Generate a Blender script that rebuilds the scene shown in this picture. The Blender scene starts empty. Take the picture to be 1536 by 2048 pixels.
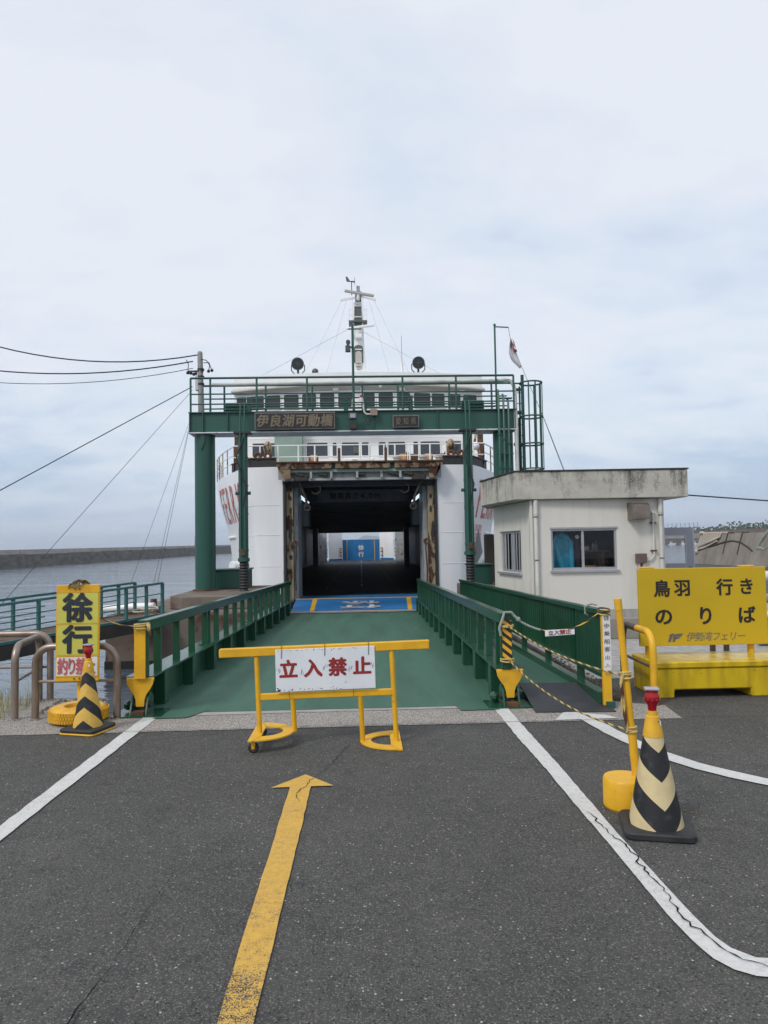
import bpy, bmesh, math, random
from mathutils import Vector, Matrix, Euler
rad = math.radians
rng = random.Random(11)
sc = bpy.context.scene
col = sc.collection
PI = math.pi

# ------------------------------------------------------------------ camera
cam_data = bpy.data.cameras.new('camera')
cam = bpy.data.objects.new('camera', cam_data); col.objects.link(cam)
cam_data.sensor_fit = 'VERTICAL'; cam_data.sensor_height = 32.0
cam_data.lens = 1450.0 / 2048.0 * 32.0
cam_data.clip_start = 0.05; cam_data.clip_end = 30000
cam.matrix_world = (Matrix.Translation((0, 0, 1.6)) @ Matrix.Rotation(rad(-1.85), 4, 'Z')
                    @ Matrix.Rotation(rad(92.69), 4, 'X') @ Matrix.Rotation(rad(-1.0), 4, 'Z'))
sc.camera = cam

# ------------------------------------------------------------------ exposure
sc.view_settings.view_transform = 'Standard'
sc.view_settings.look = 'None'
sc.view_settings.exposure = 0.35
sc.view_settings.gamma = 1.0
sc.view_settings.use_curve_mapping = False
HAZE = 2.0e-4
sc.cycles.max_bounces = 8
sc.cycles.use_denoising = True

# ------------------------------------------------------------------ sun and sky
SUN_EL, SUN_AZ = rad(45), rad(226)          # azimuth clockwise from +Y: behind and to the left
sd = Vector((math.sin(SUN_AZ) * math.cos(SUN_EL), math.cos(SUN_AZ) * math.cos(SUN_EL), math.sin(SUN_EL)))
sun_data = bpy.data.lights.new('sun', 'SUN')
sun = bpy.data.objects.new('sun', sun_data); col.objects.link(sun)
sun_data.energy = 1.5; sun_data.angle = rad(14); sun_data.color = (1.0, 0.955, 0.89)
sun.rotation_euler = sd.to_track_quat('Z', 'Y').to_euler()
sun.location = (-20, -20, 40)

world = bpy.data.worlds.new('World'); sc.world = world; world.use_nodes = True
nt = world.node_tree; nt.nodes.clear()
def wn(t, **k):
    n = nt.nodes.new(t)
    for a, b in k.items(): setattr(n, a, b)
    return n
L = nt.links.new
out = wn('ShaderNodeOutputWorld'); bg = wn('ShaderNodeBackground'); L(bg.outputs[0], out.inputs[0])
bg.inputs[1].default_value = 0.1
sky = wn('ShaderNodeTexSky', sky_type='NISHITA'); sky.sun_disc = False
sky.sun_elevation = SUN_EL; sky.sun_rotation = SUN_AZ
sky.air_density = 1.2; sky.dust_density = 2.0
tc = wn('ShaderNodeTexCoord'); sep = wn('ShaderNodeSeparateXYZ'); L(tc.outputs['Generated'], sep.inputs[0])
def wm(op, a, b=None, clamp=False):
    n = wn('ShaderNodeMath', operation=op); n.use_clamp = clamp
    for i, v in enumerate((a, b)):
        if v is None: continue
        if isinstance(v, (int, float)): n.inputs[i].default_value = v
        else: L(v, n.inputs[i])
    return n.outputs[0]
zc = wm('MAXIMUM', sep.outputs[2], 0.0)
den = wm('ADD', zc, 0.24)
cx = wm('DIVIDE', sep.outputs[0], den); cy = wm('DIVIDE', sep.outputs[1], den)
cmb = wn('ShaderNodeCombineXYZ'); L(cx, cmb.inputs[0]); L(cy, cmb.inputs[1])
def wnoise(scale, detail, dist, off):
    mp = wn('ShaderNodeMapping'); mp.inputs['Location'].default_value = off; L(cmb.outputs[0], mp.inputs[0])
    mp.inputs['Rotation'].default_value = (0, 0, 0.35); mp.inputs['Scale'].default_value = (0.75, 1.1, 1)
    n = wn('ShaderNodeTexNoise'); n.inputs['Scale'].default_value = scale; n.inputs['Detail'].default_value = detail
    n.inputs['Roughness'].default_value = 0.55; n.inputs['Distortion'].default_value = dist
    L(mp.outputs[0], n.inputs['Vector']); return n.outputs['Fac']
def wmr(v, a, b, c, d, smooth=True):
    n = wn('ShaderNodeMapRange', interpolation_type='SMOOTHSTEP' if smooth else 'LINEAR')
    for i, x in enumerate((a, b, c, d)): n.inputs[1 + i].default_value = x
    L(v, n.inputs[0]); return n.outputs[0]
n1 = wnoise(0.7, 4, 0.4, (3.1, 1.7, 0)); n2 = wnoise(2.3, 7, 0.6, (8.4, 2.2, 0)); n3 = wnoise(7.0, 6, 0.3, (1.4, 5.2, 0))
grad = wmr(zc, 0.0, 0.36, 0.0, 1.0)          # bluish low, paler high
cl = wm('ADD', wm('MULTIPLY', wm('SUBTRACT', n1, 0.5), 1.5), wm('MULTIPLY', wm('SUBTRACT', n2, 0.5), 1.35))
cl = wm('ADD', cl, wm('MULTIPLY', wm('SUBTRACT', n3, 0.5), 0.75))
cl = wm('MULTIPLY', cl, wmr(zc, 0.0, 0.16, 0.5, 1.05))
fac = wm('ADD', wm('MULTIPLY', grad, 0.62), wm('ADD', cl, 0.22), True)
cr = wn('ShaderNodeValToRGB'); L(fac, cr.inputs[0])
cr.color_ramp.elements[0].position = 0.0; cr.color_ramp.elements[0].color = (4.0, 5.0, 6.6, 1)
cr.color_ramp.elements[1].position = 1.0; cr.color_ramp.elements[1].color = (7.15, 7.4, 7.95, 1)
e = cr.color_ramp.elements.new(0.5); e.color = (6.0, 6.65, 7.6, 1)
mx = wn('ShaderNodeMix', data_type='RGBA'); mx.inputs[0].default_value = 0.86
L(sky.outputs[0], mx.inputs[6]); L(cr.outputs[0], mx.inputs[7]); L(mx.outputs[2], bg.inputs[0])

# ------------------------------------------------------------------ mesh helpers
ORIG = {}
class MB:
    def __init__(s): s.v = []; s.f = []; s.m = []; s.cur = 0; s.marks = []
    def add(s, vs, fs):
        o = len(s.v); s.v += [tuple(p) for p in vs]
        s.f += [tuple(i + o for i in f) for f in fs]; s.m += [s.cur] * len(fs); return s
    def box(s, x0, x1, y0, y1, z0, z1):
        return s.add([(x0,y0,z0),(x1,y0,z0),(x1,y1,z0),(x0,y1,z0),(x0,y0,z1),(x1,y0,z1),(x1,y1,z1),(x0,y1,z1)],
                     [(3,2,1,0),(4,5,6,7),(0,1,5,4),(1,2,6,5),(2,3,7,6),(3,0,4,7)])
    def cbox(s, c, d, rot=None):
        M = rot.to_matrix() if isinstance(rot, Euler) else (rot or Matrix.Identity(3))
        vs = [Vector(c) + M @ Vector((sx*d[0]/2, sy*d[1]/2, sz*d[2]/2)) for sz in (-1,1) for sx, sy in ((-1,-1),(1,-1),(1,1),(-1,1))]
        return s.add(vs, [(3,2,1,0),(4,5,6,7),(0,1,5,4),(1,2,6,5),(2,3,7,6),(3,0,4,7)])
    def beam(s, p0, p1, w, h):
        p0, p1 = Vector(p0), Vector(p1); d = (p1 - p0).normalized()
        if abs(d.z) > 0.95: sd_, up = Vector((1,0,0)), Vector((0,1,0))
        else: sd_ = d.cross(Vector((0,0,1))).normalized(); up = Vector((0,0,1))
        a, b = sd_ * w / 2, up * h / 2
        vs = [p0-a-b, p0+a-b, p0+a+b, p0-a+b, p1-a-b, p1+a-b, p1+a+b, p1-a+b]
        return s.add(vs, [(0,1,2,3),(7,6,5,4),(1,0,4,5),(2,1,5,6),(3,2,6,7),(0,3,7,4)])
    def tube(s, pts, r, n=10, caps=True, twist=0.0, stripes=None):
        pts = [Vector(p) for p in pts]; k = len(pts); o = len(s.v)
        t = (pts[1] - pts[0]).normalized()
        a = t.orthogonal().normalized(); rs = r if isinstance(r, (list, tuple)) else [r] * k
        for i, p in enumerate(pts):
            tn = ((pts[min(i+1,k-1)] - p).normalized() + (p - pts[max(i-1,0)]).normalized())
            tn = tn.normalized() if tn.length > 1e-6 else t
            a = (a - tn * a.dot(tn)).normalized(); b = tn.cross(a)
            for j in range(n):
                an = 2*PI*j/n + twist*i
                s.v.append(tuple(p + (a*math.cos(an) + b*math.sin(an)) * rs[i]))
        for i in range(k-1):
            for j in range(n):
                s.f.append((o+i*n+j, o+i*n+(j+1)%n, o+(i+1)*n+(j+1)%n, o+(i+1)*n+j))
                s.m.append(s.cur if stripes is None else (stripes if j < n//2 else s.cur))
        if caps:
            s.f.append(tuple(o+j for j in reversed(range(n)))); s.m.append(s.cur)
            s.f.append(tuple(o+(k-1)*n+j for j in range(n))); s.m.append(s.cur)
        return s
    def cyl(s, p0, p1, r0, r1=None, n=16): return s.tube([p0, p1], [r0, r0 if r1 is None else r1], n)
    def lathe(s, prof, c=(0,0,0), n=24, M=None):
        o = len(s.v); k = len(prof)
        for r, z in prof:
            for j in range(n):
                p = Vector((r*math.cos(2*PI*j/n), r*math.sin(2*PI*j/n), z))
                if M is not None: p = M @ p
                s.v.append(tuple(p + Vector(c)))
        for i in range(k-1):
            for j in range(n):
                s.f.append((o+i*n+j, o+i*n+(j+1)%n, o+(i+1)*n+(j+1)%n, o+(i+1)*n+j)); s.m.append(s.cur)
        s.f.append(tuple(o+j for j in reversed(range(n)))); s.m.append(s.cur)
        s.f.append(tuple(o+(k-1)*n+j for j in range(n))); s.m.append(s.cur)
        return s
    def prism(s, poly, o, u, v, depth):
        """extrude a polygon given in (u,v) plane coordinates by the vector depth"""
        o, u, v, d = Vector(o), Vector(u), Vector(v), Vector(depth); n = len(poly)
        A = [o + u*a + v*b for a, b in poly]; B = [p + d for p in A]
        fs = [tuple(range(n)), tuple(reversed(range(n, 2*n)))] + [((i+1)%n, i, i+n, (i+1)%n+n) for i in range(n)]
        return s.add(A + B, fs)
    def quad(s, *p): return s.add(p, [tuple(range(len(p)))])
    def strip(s, left, right):
        n = len(left); return s.add(list(left) + list(right), [(i, n+i, n+i+1, i+1) for i in range(n-1)])
    def sphere(s, c, r, n=14, m=9, sc_=(1,1,1)):
        pr = [(max(1e-4, r*math.sin(PI*i/(m-1))), -r*math.cos(PI*i/(m-1))) for i in range(m)]
        return s.lathe(pr, c, n, Matrix.Diagonal(sc_))
    def torus(s, c, R_, r, M=None, n=24, m=8, a0=0, a1=2*PI):
        M = M or Matrix.Identity(3); closed = abs(a1-a0-2*PI) < 1e-4
        pts = [Vector(c) + M @ Vector((R_*math.cos(a0+(a1-a0)*i/n), R_*math.sin(a0+(a1-a0)*i/n), 0)) for i in range(n+1)]
        return s.tube(pts, r, m, caps=not closed)
    def glyph(s, ch, o, u, v, w, h, bold=1, fit=False, fn=None):
        vs, fs, bb = GL[(ch, bold)]
        if fit: c0, c1, sx, sy = (bb[0]+bb[2])/2, (bb[1]+bb[3])/2, w/max(1e-6,bb[2]-bb[0]), h/max(1e-6,bb[3]-bb[1])
        else:
            rb = GL[('国', 0)][2]
            c0, c1, sx, sy = (rb[0]+rb[2])/2, (rb[1]+rb[3])/2, w/(rb[2]-rb[0]), h/(rb[3]-rb[1])
        o, u, v = Vector(o), Vector(u), Vector(v); s.marks.append((len(s.v), len(s.f)))
        nrm = u.cross(v).normalized(); b_ = (0, .029, .042)[bold]; e_ = max(.00012, h*.0016)
        sh = [(0, 0)] if not bold else [(b_, 0), (-b_, 0), (0, b_*.8), (0, -b_*.8), (b_*.7, b_*.6), (-b_*.7, b_*.6), (b_*.7, -b_*.6), (-b_*.7, -b_*.6), (0, 0)]
        kx, ky = (1 - 2*b_, 1 - 2*b_) if fit else (1, 1)
        for k, (dx, dy) in enumerate(sh):
            s.add([o + u*(((x-c0)*kx+dx)*sx) + v*(((y-c1)*ky+dy)*sy) + nrm*(e_*k) for x, y in vs], fs)
        return s
    def mesh(s, name, mats, origin=(0,0,0), bevel=0, smooth=35, tri=False):
        me = bpy.data.meshes.new(name)
        og = Vector(origin)
        me.from_pydata([tuple(Vector(p) - og) for p in s.v], [], s.f)
        for m_ in (mats if isinstance(mats, (list, tuple)) else [mats]): me.materials.append(m_)
        if any(s.m): me.polygons.foreach_set('material_index', s.m)
        bm = bmesh.new(); bm.from_mesh(me)
        bmesh.ops.recalc_face_normals(bm, faces=bm.faces)
        if bevel:
            es = [e_ for e_ in bm.edges if len(e_.link_faces) == 2 and e_.calc_face_angle(0) > rad(30)]
            bmesh.ops.bevel(bm, geom=es, offset=bevel, segments=1, affect='EDGES', profile=0.7)
        bm.to_mesh(me); bm.free()
        if smooth:
            me.polygons.foreach_set('use_smooth', [True]*len(me.polygons))
            me.set_sharp_from_angle(angle=rad(smooth))
        me.update(); return me
    def build(s, name, mats, parent=None, bevel=0, smooth=35, origin=None):
        if name == 'lettering':                      # every letter is an object of its own
            s.marks.append((len(s.v), len(s.f)))
            for (v0, f0), (v1, f1) in zip(s.marks, s.marks[1:]):
                q = MB(); q.v = s.v[v0:v1]; q.f = [tuple(i-v0 for i in f) for f in s.f[f0:f1]]; q.m = [0]*len(q.f)
                o = q.build('letter', mats, parent, 0, 0)
            return o
        og = ORIG.get(parent, Vector((0,0,0))) if parent is not None else Vector(origin or (0,0,0))
        o = bpy.data.objects.new(name, s.mesh(name, mats, og, bevel, smooth)); col.objects.link(o)
        if parent is not None:
            o.parent = parent; ORIG[o] = og
        else:
            o.location = og; ORIG[o] = og
        return o
def place(name, me, parent, loc, rot=(0,0,0)):
    o = bpy.data.objects.new(name, me); col.objects.link(o)
    if parent is not None: o.parent = parent; o.location = Vector(loc) - ORIG[parent]
    else: o.location = loc
    o.rotation_euler = rot; ORIG[o] = Vector(loc); return o
def tag(o, label=None, cat=None, group=None, kind=None):
    for k, v in (('label', label), ('category', cat), ('group', group), ('kind', kind)):
        if v: o[k] = v
    return o
def thing(name, loc, label, cat, group=None):
    o = bpy.data.objects.new(name, None); col.objects.link(o); o.location = loc; o.empty_display_size = 0.2
    ORIG[o] = Vector(loc); return tag(o, label, cat, group)
def structure(o): o['kind'] = 'structure'; return o
def dup(o, parent=None):
    c = o.copy(); col.objects.link(c)
    if parent is not None: c.parent = parent
    for ch in o.children: dup(ch, c)
    return c

# ------------------------------------------------------------------ glyphs (built-in font, outlines turned into meshes)
GL = {}
def load_glyphs(spec):
    tmp = []
    for ch, b in spec:
        cu = bpy.data.curves.new('glyph', 'FONT'); cu.body = ch; cu.size = 1; cu.resolution_u = 3
        cu.offset = 0.0
        o = bpy.data.objects.new('glyph', cu); col.objects.link(o); tmp.append((ch, b, o))
    dg = bpy.context.evaluated_depsgraph_get()
    for ch, b, o in tmp:
        me = o.evaluated_get(dg).to_mesh()
        vs = [(v.co.x, v.co.y) for v in me.vertices]; fs = [tuple(p.vertices) for p in me.polygons]
        bb = (min(x for x, _ in vs), min(y for _, y in vs), max(x for x, _ in vs), max(y for _, y in vs)) if vs else (0,0,1,1)
        GL[(ch, b)] = (vs, fs, bb); o.to_mesh_clear()
    for ch, b, o in tmp:
        cu = o.data; bpy.data.objects.remove(o); bpy.data.curves.remove(cu)
load_glyphs([('国', 0)] + [(c, 1) for c in '立入禁止徐行釣り鳥羽きのばFERYSWAN伊良湖可動橋制限高さ4.0M'] + [(c, 0) for c in '伊勢湾フェリー愛知県徒歩乗船客出入口立禁止鳥羽'] + [(c, 2) for c in '立入禁止徐行'])

# ------------------------------------------------------------------ materials
def mat(name, c, rough=0.5, metal=0.0, c2=None, scale=3.0, stretch=(1,1,1), lo=0.4, hi=0.65, bump=0.0, bscale=60.0,
        rust=None, rustc=(0.16, 0.055, 0.02), rscale=5.0, rstretch=(1,1,1), spec=0.5, chips=None, rvar=0.0):
    m = bpy.data.materials.new(name); m.use_nodes = True; t = m.node_tree; N = t.nodes; K = t.links.new
    b = N['Principled BSDF']; b.inputs['Roughness'].default_value = rough; b.inputs['Metallic'].default_value = metal
    b.inputs['Specular IOR Level'].default_value = spec
    g = N.new('ShaderNodeNewGeometry')
    def noise(sc_, st, det=6, off=0.0):
        mp = N.new('ShaderNodeMapping'); mp.inputs['Scale'].default_value = st; mp.inputs['Location'].default_value = (off, off*0.7, off*0.3)
        K(g.outputs['Position'], mp.inputs[0])
        n = N.new('ShaderNodeTexNoise'); n.inputs['Scale'].default_value = sc_; n.inputs['Detail'].default_value = det
        n.inputs['Roughness'].default_value = 0.6
        K(mp.outputs[0], n.inputs['Vector']); return n.outputs['Fac']
    def rng_(v, a, b_):
        r = N.new('ShaderNodeMapRange'); r.inputs[1].default_value = a; r.inputs[2].default_value = b_; K(v, r.inputs[0]); return r.outputs[0]
    def mix(f, a, b_):
        x = N.new('ShaderNodeMix'); x.data_type = 'RGBA'; K(f, x.inputs[0])
        for i, v in ((6, a), (7, b_)):
            if isinstance(v, tuple): x.inputs[i].default_value = v[:3] + (1,)
            else: K(v, x.inputs[i])
        return x.outputs[2]
    c2 = c2 or tuple(v*0.72 for v in c)
    f = noise(scale, stretch)
    colr = mix(rng_(f, lo, hi), c, c2)
    rg = None
    if rust is not None:
        fr = rng_(noise(rscale, rstretch, 9, 13.7), rust, rust + 0.06)
        rr = mix(noise(rscale*4, rstretch, 5, 3.1), rustc, tuple(v*0.35 for v in rustc))
        colr = mix(fr, colr, rr); rg = fr
    if chips is not None:
        colr = mix(rng_(noise(26, (1,1,1), 8, 41.0), chips, chips + 0.03), colr, (0.035, 0.03, 0.028))
    K(colr, b.inputs['Base Color'])
    if rg is not None:
        rr_ = N.new('ShaderNodeMapRange'); rr_.inputs[3].default_value = rough; rr_.inputs[4].default_value = 0.9
        K(rg, rr_.inputs[0]); K(rr_.outputs[0], b.inputs['Roughness'])
    elif rvar:
        rr_ = N.new('ShaderNodeMapRange'); rr_.inputs[3].default_value = rough - rvar; rr_.inputs[4].default_value = rough + rvar
        K(noise(scale*2.3, stretch, 6, 7.7), rr_.inputs[0]); K(rr_.outputs[0], b.inputs['Roughness'])
    if bump:
        bp = N.new('ShaderNodeBump'); bp.inputs['Strength'].default_value = bump; bp.inputs['Distance'].default_value = 0.01
        K(noise(bscale, (1,1,1), 5, 2.2), bp.inputs['Height']); K(bp.outputs[0], b.inputs['Normal'])
    return m
M = {}
G_ = (0.012, 0.070, 0.036)
M['green'] = mat('green_paint', G_, 0.24, c2=(0.010, 0.052, 0.028), scale=1.8, bump=0.04, bscale=25, rvar=0.08, spec=0.6, rust=0.735, rscale=7)
M['green_gantry'] = mat('dark_teal_paint', (0.014, 0.078, 0.058), 0.42, c2=(0.022, 0.088, 0.066), scale=0.8, stretch=(1,1,0.35), bump=0.05, rust=0.70, rscale=3.5, rstretch=(1,1,0.5))
M['green_deck'] = mat('green_deck_paint', (0.042, 0.125, 0.082), 0.55, c2=(0.026, 0.082, 0.055), scale=1.6, stretch=(1.8,0.22,1), lo=0.42, hi=0.72, bump=0.12, bscale=90, rvar=0.12)
M['green_old'] = mat('weathered_teal_paint', (0.045, 0.155, 0.145), 0.55, c2=(0.028, 0.105, 0.10), scale=5, rust=0.60, rscale=9)
M['pale_green'] = mat('pale_green_paint', (0.25, 0.34, 0.285), 0.5, scale=1.5, c2=(0.21,0.295,0.25), rust=0.72)
M['yellow'] = mat('yellow_paint', (0.73, 0.40, 0.012), 0.42, c2=(0.54, 0.28, 0.014), scale=5, lo=0.45, hi=0.8, bump=0.06, chips=0.685)
M['yellow_rusty'] = mat('chipped_yellow_paint', (0.70, 0.39, 0.014), 0.45, c2=(0.58, 0.30, 0.014), scale=5, rust=0.655, rscale=9, bump=0.06)
M['yellow_board'] = mat('yellow_board_paint', (0.54, 0.365, 0.004), 0.5, c2=(0.50, 0.335, 0.004), scale=1.2, bump=0.02)
M['yellow_base'] = mat('old_yellow_concrete_paint', (0.60, 0.42, 0.010), 0.27, c2=(0.39, 0.25, 0.012), scale=4, stretch=(2,2,0.4), bump=0.14, bscale=30, chips=0.67)
M['lemon'] = mat('faded_lemon_film', (0.58, 0.55, 0.10), 0.42, c2=(0.53, 0.49, 0.085), scale=3)
M['yellow_plastic'] = mat('yellow_plastic', (0.72, 0.40, 0.018), 0.45, c2=(0.58, 0.31, 0.02), scale=9, bump=0.04)
M['white_board'] = mat('white_board_paint', (0.72, 0.74, 0.78), 0.4, c2=(0.66, 0.68, 0.72), scale=4, chips=0.69)
M['white_film'] = mat('white_film', (0.72, 0.71, 0.70), 0.45, c2=(0.62, 0.60, 0.58), scale=5)
M['red_letter'] = mat('dark_red_lettering', (0.30, 0.022, 0.022), 0.5)
M['red_faded'] = mat('faded_red_lettering', (0.46, 0.075, 0.085), 0.55, c2=(0.54, 0.16, 0.16), scale=14)
M['hull_red'] = mat('hull_red_lettering', (0.50, 0.10, 0.085), 0.5, c2=(0.52,0.17,0.15))
M['header_rust'] = mat('rusted_header_paint', (0.24, 0.175, 0.105), 0.65, c2=(0.15, 0.085, 0.05), scale=3, stretch=(1,1,0.6), rust=0.48, rscale=3.2, rustc=(0.075,0.03,0.016), bump=0.1)
M['black_letter'] = mat('black_lettering', (0.018, 0.016, 0.015), 0.5)
M['navy_letter'] = mat('dark_navy_lettering', (0.022, 0.028, 0.042), 0.5)
M['grey_letter'] = mat('grey_lettering', (0.17, 0.16, 0.16), 0.5)
M['black_rubber'] = mat('black_rubber', (0.016, 0.017, 0.019), 0.62, c2=(0.028, 0.029, 0.031), scale=8, bump=0.1)
M['mat_rubber'] = mat('worn_rubber_mat', (0.026, 0.028, 0.033), 0.6, c2=(0.04, 0.042, 0.048), scale=5, bump=0.12, bscale=120)
M['red_lens'] = mat('red_lens', (0.36, 0.006, 0.014), 0.18)
M['lens_cap'] = mat('pale_lens_cap', (0.42, 0.42, 0.52), 0.2)
M['steel'] = mat('tarnished_steel_tube', (0.30, 0.255, 0.22), 0.38, 0.55, c2=(0.22, 0.16, 0.12), scale=5, stretch=(1,1,0.5), rvar=0.1)
M['brown_steel'] = mat('brown_painted_tube', (0.085, 0.062, 0.05), 0.45, c2=(0.06, 0.04, 0.032), scale=5, rust=0.66)
M['dark_steel'] = mat('dark_rusty_steel', (0.028, 0.024, 0.022), 0.65, c2=(0.045, 0.033, 0.026), scale=3, rust=0.64, rustc=(0.09,0.04,0.02))
M['rust'] = mat('rusted_steel', (0.055, 0.03, 0.02), 0.8, c2=(0.15, 0.062, 0.025), scale=5, bump=0.2, bscale=40)
M['hull'] = mat('white_hull_paint', (0.78, 0.785, 0.79), 0.35, c2=(0.72, 0.725, 0.735), scale=0.7, stretch=(1,1,0.3), rvar=0.06)
M['ship_white'] = mat('ship_white_paint', (0.82, 0.82, 0.82), 0.4, c2=(0.77, 0.77, 0.77), scale=1.2, stretch=(1,1,0.3), rust=0.745, rscale=6, rstretch=(1,1,0.4))
M['ship_shade'] = mat('ship_grey_and_shade_paint', (0.47, 0.46, 0.42), 0.45, c2=(0.42, 0.405, 0.37), scale=1.2)
M['cream_rust'] = mat('rusty_cream_paint', (0.36, 0.30, 0.19), 0.6, c2=(0.27, 0.19, 0.10), scale=2.5, stretch=(2,2,0.4), rust=0.50, rscale=2.4, rstretch=(1.6,1.6,0.7), rustc=(0.085, 0.034, 0.016), bump=0.1)
M['grey_rust'] = mat('rusty_grey_paint', (0.36, 0.38, 0.39), 0.5, c2=(0.28, 0.29, 0.29), scale=2.5, rust=0.60, rscale=4, rstretch=(1,1,0.4))
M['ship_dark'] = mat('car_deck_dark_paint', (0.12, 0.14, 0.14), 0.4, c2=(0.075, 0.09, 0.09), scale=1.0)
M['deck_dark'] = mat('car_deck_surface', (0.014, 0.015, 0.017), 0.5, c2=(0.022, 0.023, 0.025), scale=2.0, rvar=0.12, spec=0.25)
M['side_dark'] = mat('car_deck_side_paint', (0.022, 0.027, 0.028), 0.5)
M['blue'] = mat('blue_deck_paint', (0.022, 0.17, 0.42), 0.42, c2=(0.018, 0.13, 0.33), scale=3.0, bump=0.06, chips=0.70)
M['blue_door'] = mat('blue_door_paint', (0.018, 0.16, 0.40), 0.45, c2=(0.016, 0.13, 0.33), scale=1.5)
M['glass_dark'] = mat('dark_window_glass', (0.018, 0.022, 0.026), 0.06, spec=0.6, scale=0.5)
M['glass_blue'] = mat('cabin_window_glass', (0.045, 0.055, 0.07), 0.08, spec=0.6, scale=0.5)
M['orange_rope'] = mat('orange_rope', (0.46, 0.23, 0.10), 0.85, c2=(0.56, 0.35, 0.2), scale=30, bump=0.3)
M['rope_white'] = mat('bleached_rope', (0.50, 0.46, 0.40), 0.9, c2=(0.34, 0.29, 0.24), scale=30, bump=0.4, bscale=90)
M['rope_grey'] = mat('grey_rope', (0.30, 0.33, 0.30), 0.9, c2=(0.2, 0.23, 0.21), scale=40, bump=0.3)
M['rope_pale'] = mat('pale_yellow_rope', (0.54, 0.42, 0.17), 0.85, c2=(0.45, 0.33, 0.10), scale=40)
M['concrete'] = mat('weathered_concrete', (0.27, 0.24, 0.205), 0.85, c2=(0.165, 0.145, 0.122), scale=1.1, stretch=(1,1,0.45), lo=0.35, hi=0.7, bump=0.25, bscale=35)
M['concrete_far'] = mat('sea_wall_concrete', (0.32, 0.30, 0.275), 0.9, c2=(0.23, 0.215, 0.195), scale=0.25, stretch=(1,1,3), bump=0.2, bscale=3)
M['concrete_wet'] = mat('wet_sea_wall_concrete', (0.14, 0.13, 0.118), 0.8, c2=(0.065, 0.06, 0.053), scale=0.3, stretch=(1,1,4), bump=0.2, bscale=3)
M['concrete_red'] = mat('rust_stained_concrete', (0.125, 0.088, 0.068), 0.9, c2=(0.17, 0.145, 0.12), scale=1.3, lo=0.4, hi=0.6, rust=0.56, rscale=1.6, rustc=(0.12, 0.045, 0.028), bump=0.45, bscale=60)
M['stucco'] = mat('cream_stucco', (0.61, 0.59, 0.54), 0.85, c2=(0.50, 0.475, 0.42), scale=1.3, stretch=(2.2,2.2,0.22), lo=0.45, hi=0.78, bump=0.25, bscale=55, rust=0.655, rustc=(0.30,0.275,0.23), rscale=1.5, rstretch=(4.5,4.5,0.25))
M['plinth'] = mat('grey_plinth_render', (0.26, 0.25, 0.24), 0.85, c2=(0.38, 0.37, 0.36), scale=4, stretch=(2,2,0.4), bump=0.2)
M['pvc'] = mat('grey_white_pvc', (0.60, 0.60, 0.57), 0.4, c2=(0.5, 0.5, 0.46), scale=3)
M['alu'] = mat('grey_aluminium', (0.42, 0.43, 0.45), 0.4, 0.5, c2=(0.34,0.35,0.37), scale=3)
M['bronze'] = mat('brown_sheet_metal', (0.20, 0.165, 0.14), 0.35, 0.5, c2=(0.15,0.12,0.1), scale=4)
M['brown_box'] = mat('brown_plastic', (0.13, 0.09, 0.075), 0.5)
M['beige_box'] = mat('beige_box_paint', (0.33, 0.25, 0.20), 0.5)
M['door_grey'] = mat('grey_door_paint', (0.27, 0.28, 0.33), 0.4, c2=(0.25, 0.26, 0.31), scale=2)
M['room'] = mat('room_wall', (0.16, 0.15, 0.14), 0.8)
M['raincoat'] = mat('blue_raincoat_fabric', (0.018, 0.30, 0.43), 0.45, c2=(0.013, 0.21, 0.32), scale=9, bump=0.6, bscale=18)
M['jacket'] = mat('dark_jacket_fabric', (0.02, 0.022, 0.035), 0.8)
M['cardboard'] = mat('cardboard', (0.36, 0.22, 0.12), 0.8)
M['wood'] = mat('weathered_planks', (0.14, 0.085, 0.055), 0.85, c2=(0.075, 0.046, 0.032), scale=5, stretch=(1.0,3.0,1), bump=0.3)
M['plate_dark'] = mat('dark_bronze_plate', (0.016, 0.013, 0.015), 0.65, 0.0, c2=(0.026, 0.021, 0.022), scale=12, bump=0.2)
M['plate_gold'] = mat('dull_gold_lettering', (0.22, 0.175, 0.125), 0.5, 0.4)
M['plate_rim'] = mat('dull_plate_rim', (0.19, 0.18, 0.17), 0.5, 0.4)
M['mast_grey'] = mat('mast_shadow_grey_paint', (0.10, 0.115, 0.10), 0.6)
M['lamp_metal'] = mat('searchlight_grey_paint', (0.10, 0.11, 0.11), 0.45, 0.2)
M['cable'] = mat('dark_cable', (0.02, 0.022, 0.03), 0.6)
M['pole_concrete'] = mat('pole_concrete', (0.30, 0.30, 0.29), 0.8, c2=(0.20,0.20,0.20), scale=6, stretch=(1,1,0.3))
M['flag'] = mat('white_flag_cloth', (0.66, 0.66, 0.70), 0.8)
M['flag_red'] = mat('dark_red_flag_cloth', (0.21, 0.016, 0.022), 0.8)
M['white_plain'] = mat('white_gloss_paint', (0.76, 0.76, 0.75), 0.4)
M['leaf_far'] = mat('pine_foliage', (0.055, 0.085, 0.05), 0.8, c2=(0.03, 0.05, 0.035), scale=0.3)
M['earth'] = mat('brown_earth', (0.16, 0.12, 0.085), 0.9, scale=0.4, bump=0.3, bscale=3)
M['weed'] = mat('dry_weed', (0.34, 0.31, 0.15), 0.8, c2=(0.17, 0.20, 0.07), scale=12)
M['lighthouse'] = mat('red_lighthouse_paint', (0.42, 0.06, 0.05), 0.5)
M['hill'] = mat('wooded_hill', (0.06, 0.085, 0.06), 0.9, scale=0.01)
M['net_green'] = mat('green_net_fence', (0.05, 0.16, 0.14), 0.6)

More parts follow.
